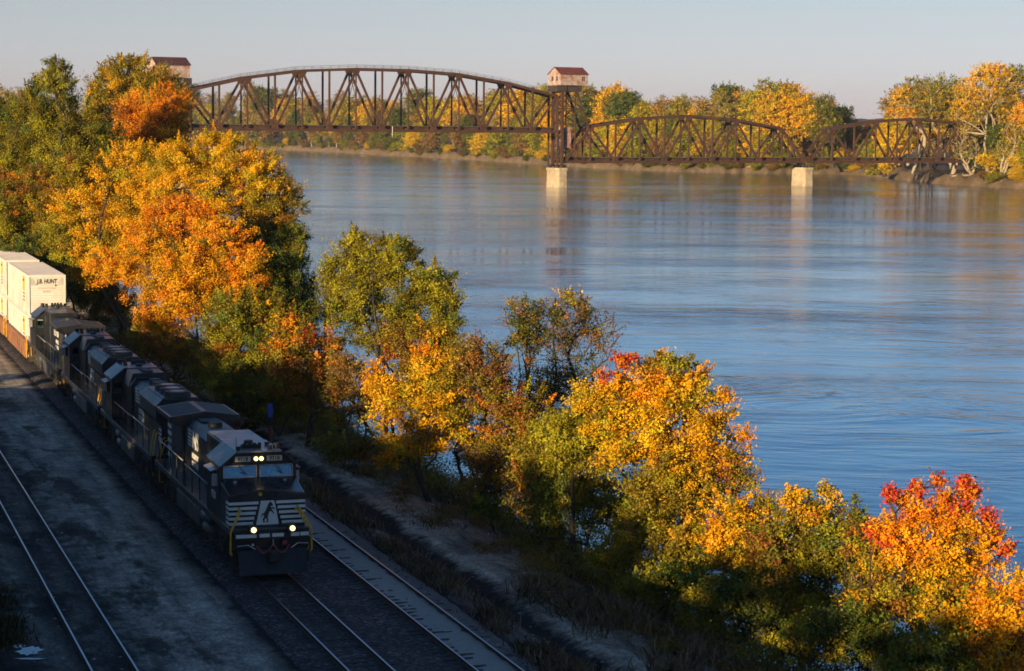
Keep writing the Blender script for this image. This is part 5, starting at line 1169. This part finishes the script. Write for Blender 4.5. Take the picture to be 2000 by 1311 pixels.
def well_car(label, tc, L_):
    r = thing('well_car', label, 'freight car', W(PT['train'], tc, 0), PHI - math.pi / 2, 'container cars behind the engines'); r.scale = (TS, TS, TS); hx = L_ / 2
    for sy in (-1, 1):
        b = MB(); y0, y1 = sorted((sy * 1.38, sy * 1.48))
        b.add([(-hx + 1.8, y0, .35), (hx - 1.8, y0, .35), (hx - .9, y0, 1.0), (hx - .9, y0, 1.55), (-hx + .9, y0, 1.55), (-hx + .9, y0, 1.0)] + [(-hx + 1.8, y1, .35), (hx - 1.8, y1, .35), (hx - .9, y1, 1.0), (hx - .9, y1, 1.55), (-hx + .9, y1, 1.55), (-hx + .9, y1, 1.0)],
              [(0, 1, 2, 3, 4, 5)[::-1], (6, 7, 8, 9, 10, 11)] + [(i, (i + 1) % 6, (i + 1) % 6 + 6, i + 6) for i in range(6)])
        x = -hx + 2.2
        while x < hx - 2: b.box(x, x + .1, *sorted((sy * 1.48, sy * 1.53)), .45, 1.5); x += 1.5
        b.box(-hx + .9, hx - .9, *sorted((sy * 1.36, sy * 1.55)), 1.5, 1.62)
        b.build('side_sill', M_WELL, r)
        b = MB()
        for x_ in (hx - .75, -hx + .75):
            for z_ in (.5, .85, 1.2, 1.55): b.tube([(x_ - .2, sy * 1.5, z_), (x_ + .2, sy * 1.5, z_)], .02, 5)
            b.box(x_ - .24, x_ - .2, sy * 1.5 - .02, sy * 1.5 + .02, .45, 2.0); b.box(x_ + .2, x_ + .24, sy * 1.5 - .02, sy * 1.5 + .02, .45, 2.0)
        b.build('ladder', M_YEL, r)
    MB().box(-hx + 1.9, hx - 1.9, -1.36, 1.36, .36, .44).build('well_floor', M_WELL, r)
    for sx in (-1, 1):
        b = MB(); b.box(*sorted((sx * (hx - 1.9), sx * (hx - .1))), -1.3, 1.3, 1.02, 1.2); b.box(*sorted((sx * (hx - .1), sx * (hx + .15))), -.2, .2, .7, 1.1); b.build('end_platform', M_WELL, r)
        bogie(r, sx * (hx - 1.0), 2, 1.7)
    return r
c1 = G4_ + .3
well_car('rusty orange well car carrying the pair of white containers next to the engines', c1 + 9.2, 16.9)
well_car('rusty orange well car behind the first one, only its end in view', c1 + 9.2 + 18.9, 16.9)
container('white container low in the first well car, beside the last locomotive', 14.6, c1 + 9.2, .48, False)
container('white container with a name board on its end wall, on top of the first pair', 14.8, c1 + 9.1, 3.70, True)
container('white container low in the second well car, cut by the picture edge', 14.6, c1 + 28.1, .48, False)
container('white container on top of the second pair, its grey roof cut by the picture edge', 14.8, c1 + 28.0, 3.70, False)

# ---- small things beside the track
q = G(528, 868, -.5); t_ = q.x * TX + q.y * TY; p_ = q.x * NX + q.y * NY
r = thing('marker_post', 'dark red post with a small blue plate beside the track behind the lead locomotive', 'post', (q.x, q.y, float(ground_z(p_, t_))))
MB().cyl((0, 0, .75), 2, .11, 1.5, 10).build('sleeve', mat('dark red plastic', (.16, .02, .02), .5), r)
MB().cyl((0, 0, 1.75), 2, .035, 2.2, 8).build('pole', M_UNDER, r)
MB().box(-.14, .14, -.03, .03, 2.0, 2.85).build('plate', mat('blue plate', (.03, .07, .42), .5), r, bevel=.02)
# a puddle in the wheel ruts of the yard
M_PUD = mat('puddle water', (.02, .022, .022), .04, var=.05)
prng = random.Random(2)
for i, (px, py, rx, ry, lab) in enumerate([(58, 1272, .42, .62, 'shining puddle in the dark mud, largest of the three'), (36, 1262, .22, .3, 'small round puddle just beside the largest puddle'), (60, 1288, .5, .12, 'thin strip of water below the largest puddle')]):
    q = G(px, py, -.3); t_ = q.x * TX + q.y * TY; p_ = q.x * NX + q.y * NY
    zz = max(float(ground_z(p_ + dx * rx, t_ + dy * ry)) for dx in (-1, 0, 1) for dy in (-1, 0, 1)) + .012
    n = 22; b = MB(); ring_ = [(rx * math.cos(2 * math.pi * k / n) * (1 + .25 * math.sin(k * 1.7 + i)), ry * math.sin(2 * math.pi * k / n) * (1 + .2 * math.sin(k * 2.3))) for k in range(n)]
    b.prism(ring_, 2, -.03, 0); o = b.build('puddle', M_PUD); o.location = (q.x, q.y, zz); tag(o, lab, 'puddle', 'puddles in the yard', 'structure')
#@@WEEDS
# ------------------------------------------------------------------ weeds, dry grass
def blades(name, label, P_, T_, H_, pal, seed, per=26, spread=.35, lean=.45, wd=.022):
    rng = np.random.default_rng(seed); n = len(P_) * per
    p = np.repeat(P_, per) + rng.normal(size=n) * spread; t = np.repeat(T_, per) + rng.normal(size=n) * spread; h = np.repeat(H_, per) * rng.uniform(.4, 1.15, n)
    base = np.stack([p * NX + t * TX, p * NY + t * TY, ground_z(p, t) - .04], 1)
    base[:, 2] = np.maximum(base[:, 2], np.where((p > 15.6) & (p < 25.3), -.62 + .2 * (p < 25.0), -99))
    tip = base + np.stack([rng.normal(size=n) * lean * h, rng.normal(size=n) * lean * h, h], 1)
    a = rng.uniform(0, 6.28, n); s = np.stack([np.cos(a), np.sin(a), a * 0], 1) * wd
    mid = (base * .45 + tip * .55) + np.stack([rng.normal(size=n) * .05, rng.normal(size=n) * .05, .10 * h], 1)
    v = np.stack([base - s, base + s, mid + s * .9, tip, mid - s * .9], 1).reshape(-1, 3).astype(np.float32)
    me = bpy.data.meshes.new(name); me.vertices.add(5 * n); me.vertices.foreach_set('co', v.ravel())
    me.loops.add(5 * n); me.loops.foreach_set('vertex_index', np.arange(5 * n, dtype=np.int32)); me.polygons.add(n)
    me.polygons.foreach_set('loop_start', np.arange(n, dtype=np.int32) * 5); me.update(calc_edges=True)
    c = mixpal(pal, n, rng) * rng.uniform(.6, 1.3, n)[:, None] * np.repeat(rng.uniform(.65, 1.25, len(P_)), per)[:, None]
    at = me.color_attributes.new('leaf_color', 'FLOAT_COLOR', 'POINT'); c4 = np.ones((n, 5, 4), np.float32); c4[:, :, :3] = c[:, None, :]; at.data.foreach_set('color', c4.ravel())
    me.materials.append(M_LEAF); o = bpy.data.objects.new(name, me); COL.objects.link(o); return tag(o, label, 'weeds', None, 'stuff')
PAL['dry'] = (.22, .155, .085); PAL['drydark'] = (.10, .070, .038); PAL['mauve'] = (.17, .085, .065)
wr = np.random.default_rng(9)
def clumpy(n, p0, p1, t0, t1, seed, thr=.1):
    g = np.random.default_rng(seed); p = g.uniform(p0, p1, n * 3); t = t0 + (t1 - t0) * g.uniform(0, 1, n * 3) ** 1.25
    f = np.sin(t * .35 + p * .6) + np.sin(t * .83 - p * 1.3 + 1) + .8 * np.sin(t * 1.9 + p * 2.1) + g.normal(size=n * 3) * .5
    k = f > thr; return p[k][:n], t[k][:n]
p, t = clumpy(700, 24.75, 25.8, 66, 215, 1); blades('dry_weeds', 'dry brown weeds along the ballast edge beside the dusty track', p, t, wr.uniform(.2, .75, len(p)), {'dry': 3, 'drydark': 3, 'mauve': 1}, 21)
p, t = clumpy(800, 28.6, 38, 66, 215, 2, .9); blades('dry_weeds', 'dry brown grass tufts on the sandy bank between road and trees', p, t, wr.uniform(.15, .6, len(p)), {'dry': 3, 'drydark': 3, 'mauve': 1.5, 'olive': 1}, 22)
p, t = clumpy(800, 32.8, 38.5, 62, 230, 3, -.2); blades('tall_weeds', 'tall dark weeds under the riverbank trees', p, t, wr.uniform(.35, 1.1, len(p)), {'drydark': 4, 'dry': 1.5, 'olive': 1, 'dgreen': 1.5}, 23, 22, .45)
p, t = clumpy(230, 28.2, 34, 64, 84, 5, .5); blades('tall_weeds', 'tall dry stalks beside the road at the bottom edge', p, t, wr.uniform(.3, 1.1, len(p)), {'dry': 4, 'drydark': 2, 'mauve': 1}, 25, 18, .4)
p, t = clumpy(400, 5.0, 7.6, 68, 112, 4, .2); blades('dark_weeds', 'dark weeds in the mud beyond the yard track', p, t, wr.uniform(.1, .35, len(p)), {'drydark': 4, 'olive': 1, 'dgreen': 1}, 24)
def brush(label, n, p0, p1, t0, t1, h, pal, seed):
    g = np.random.default_rng(seed); p, t = clumpy(n, p0, p1, t0, t1, seed + 1, -.6); n = len(p); hh = g.uniform(.35, 1, n) * h; per = 150
    c = np.stack([p * NX + t * TX, p * NY + t * TY, np.maximum(ground_z(p, t), WATER) + hh * .5], 1)
    q = np.repeat(c, per, 0) + g.normal(size=(n * per, 3)) * np.repeat(np.stack([hh * .36 + .15, hh * .36 + .15, hh * .30], 1), per, 0)
    col = (np.repeat(mixpal(pal, n, g), per, 0) * .65 + mixpal(pal, n * per, g) * .35) * g.uniform(.75, 1.2, n * per)[:, None]
    k = q[:, 2] > WATER
    o = bpy.data.objects.new('undergrowth', leaf_mesh('undergrowth', q[k], np.tile([[0, 0, .6]], (int(k.sum()), 1)), col[k], .13, .08, g)); COL.objects.link(o); tag(o, label, 'undergrowth', None, 'stuff')
brush('dark tangled undergrowth along the river edge under the trees', 620, 33.2, 38.6, 64, 215, 1.7, {'olive': 3, 'brown': 2.5, 'dgreen': 1, 'green': 2, 'ygreen': .7, 'dry': 1}, 31)
brush('low brown scrub on the sandy bank beside the road', 260, 28.6, 33.5, 64, 190, .6, {'brown': 2.5, 'drydark': 1.5, 'olive': 2, 'dry': 2, 'rust': .7}, 33)
brush('dark scrub in the shade beside the third and last locomotives', 160, 25.5, 33, 135, 215, 1.2, {'olive': 2, 'dgreen': 2, 'brown': 1}, 35)
# fallen leaves and litter stones on the dirt
def stones(name, label, n, p0, p1, t0, t1, r0, r1, m_, seed, grp=None):
    g = np.random.default_rng(seed); b = MB()
    for i in range(n):
        p_, t_ = g.uniform(p0, p1), t0 + (t1 - t0) * g.uniform() ** 1.3; c = W(p_, t_, float(ground_z(p_, t_))); r_ = g.uniform(r0, r1)
        d = g.uniform(.6, 1.3, 6) * r_
        b.add([c + Vector(q) for q in ((d[0], 0, 0), (0, d[1], 0), (-d[2], 0, 0), (0, -d[3], 0), (0, 0, d[4] * .7), (0, 0, -d[5] * .5))], [(0, 1, 4), (1, 2, 4), (2, 3, 4), (3, 0, 4), (1, 0, 5), (2, 1, 5), (3, 2, 5), (0, 3, 5)])
    o = b.build(name, m_); return tag(o, label, 'stones', None, 'stuff')
M_STONE = mat('pale stone', (.26, .23, .20), .9, var=.4, scale=3)
stones('loose_stones', 'loose pale stones scattered over the yard dirt', 240, 7.5, 15.5, 68, 150, .03, .10, M_STONE, 1)
stones('bank_stones', 'loose stones scattered over the dirt road and sandy bank', 420, 25.5, 34, 66, 150, .03, .11, M_STONE, 2)
# trees on the bluff behind and left of the camera, unseen, planted and sized to shade the yard
brg = np.random.default_rng(77)
bluff_protos = [tree_meshes('crown', (0, 0, 0), [(0, 0, 2.6, 1.7, 1.7, 1.6, Ol, 1), (.8, .3, 3.7, 1.1, 1.1, 1.1, Ol, 1), (-.7, -.4, 3.3, 1.2, 1.2, 1.2, Ol, 1)], .34, np.random.default_rng(70 + i), 3.0, None, 3) for i in range(2)]
for i, t0 in enumerate(np.arange(-4, 151, 3.7)):
    tt = t0 + brg.uniform(-.8, .8); pp = -5.5 + brg.uniform(-1.0, .8)
    gz_ = float(ground_z(pp, tt)); want = np.interp(tt, [-10, 10, 20, 33, 50, 63, 74, 90, 122, 130, 138, 146, 151], [18, 15.0, 13.2, 12.2, 11.8, 12.2, 11.8, 12.4, 12.4, 10.4, 7.6, 5.5, 4]) + brg.uniform(-.9, .5)
    k = max(.4, (want - gz_) / 4.6)
    q = W(pp, tt, float(ground_z(pp, tt))); cm, tm = bluff_protos[i % 2]
    r = thing('bluff_shade_tree', 'unseen shade-casting tree on the brow of the bluff above the yard', 'tree', q, brg.uniform(0, 6), 'unseen shade trees on the bluff'); r.scale = (k, k, k)
    for nm, me in (('crown', cm), ('trunk', tm)):
        o = bpy.data.objects.new(nm, me); COL.objects.link(o); o.parent = r
# ------------------------------------------------------------------ air
HAZE = True
if HAZE:
    m = bpy.data.materials.new('haze air'); m.use_nodes = True; nt = m.node_tree; nt.nodes.clear()
    o = nt.nodes.new('ShaderNodeOutputMaterial'); v = nt.nodes.new('ShaderNodeVolumePrincipled')
    v.inputs['Color'].default_value = (.80, .84, 1.0, 1); v.inputs['Density'].default_value = .00004; v.inputs['Anisotropy'].default_value = .2
    nt.links.new(v.outputs[0], o.inputs['Volume'])
    b = MB(); b.box(-7400, 7400, -300, 9200, -12.5, 170); tag(b.build('haze', m), kind='stuff')
for o in list(COL.objects):
    if o.parent is None and 'category' not in o and 'kind' not in o and o.type == 'MESH': print('UNTAGGED', o.name)
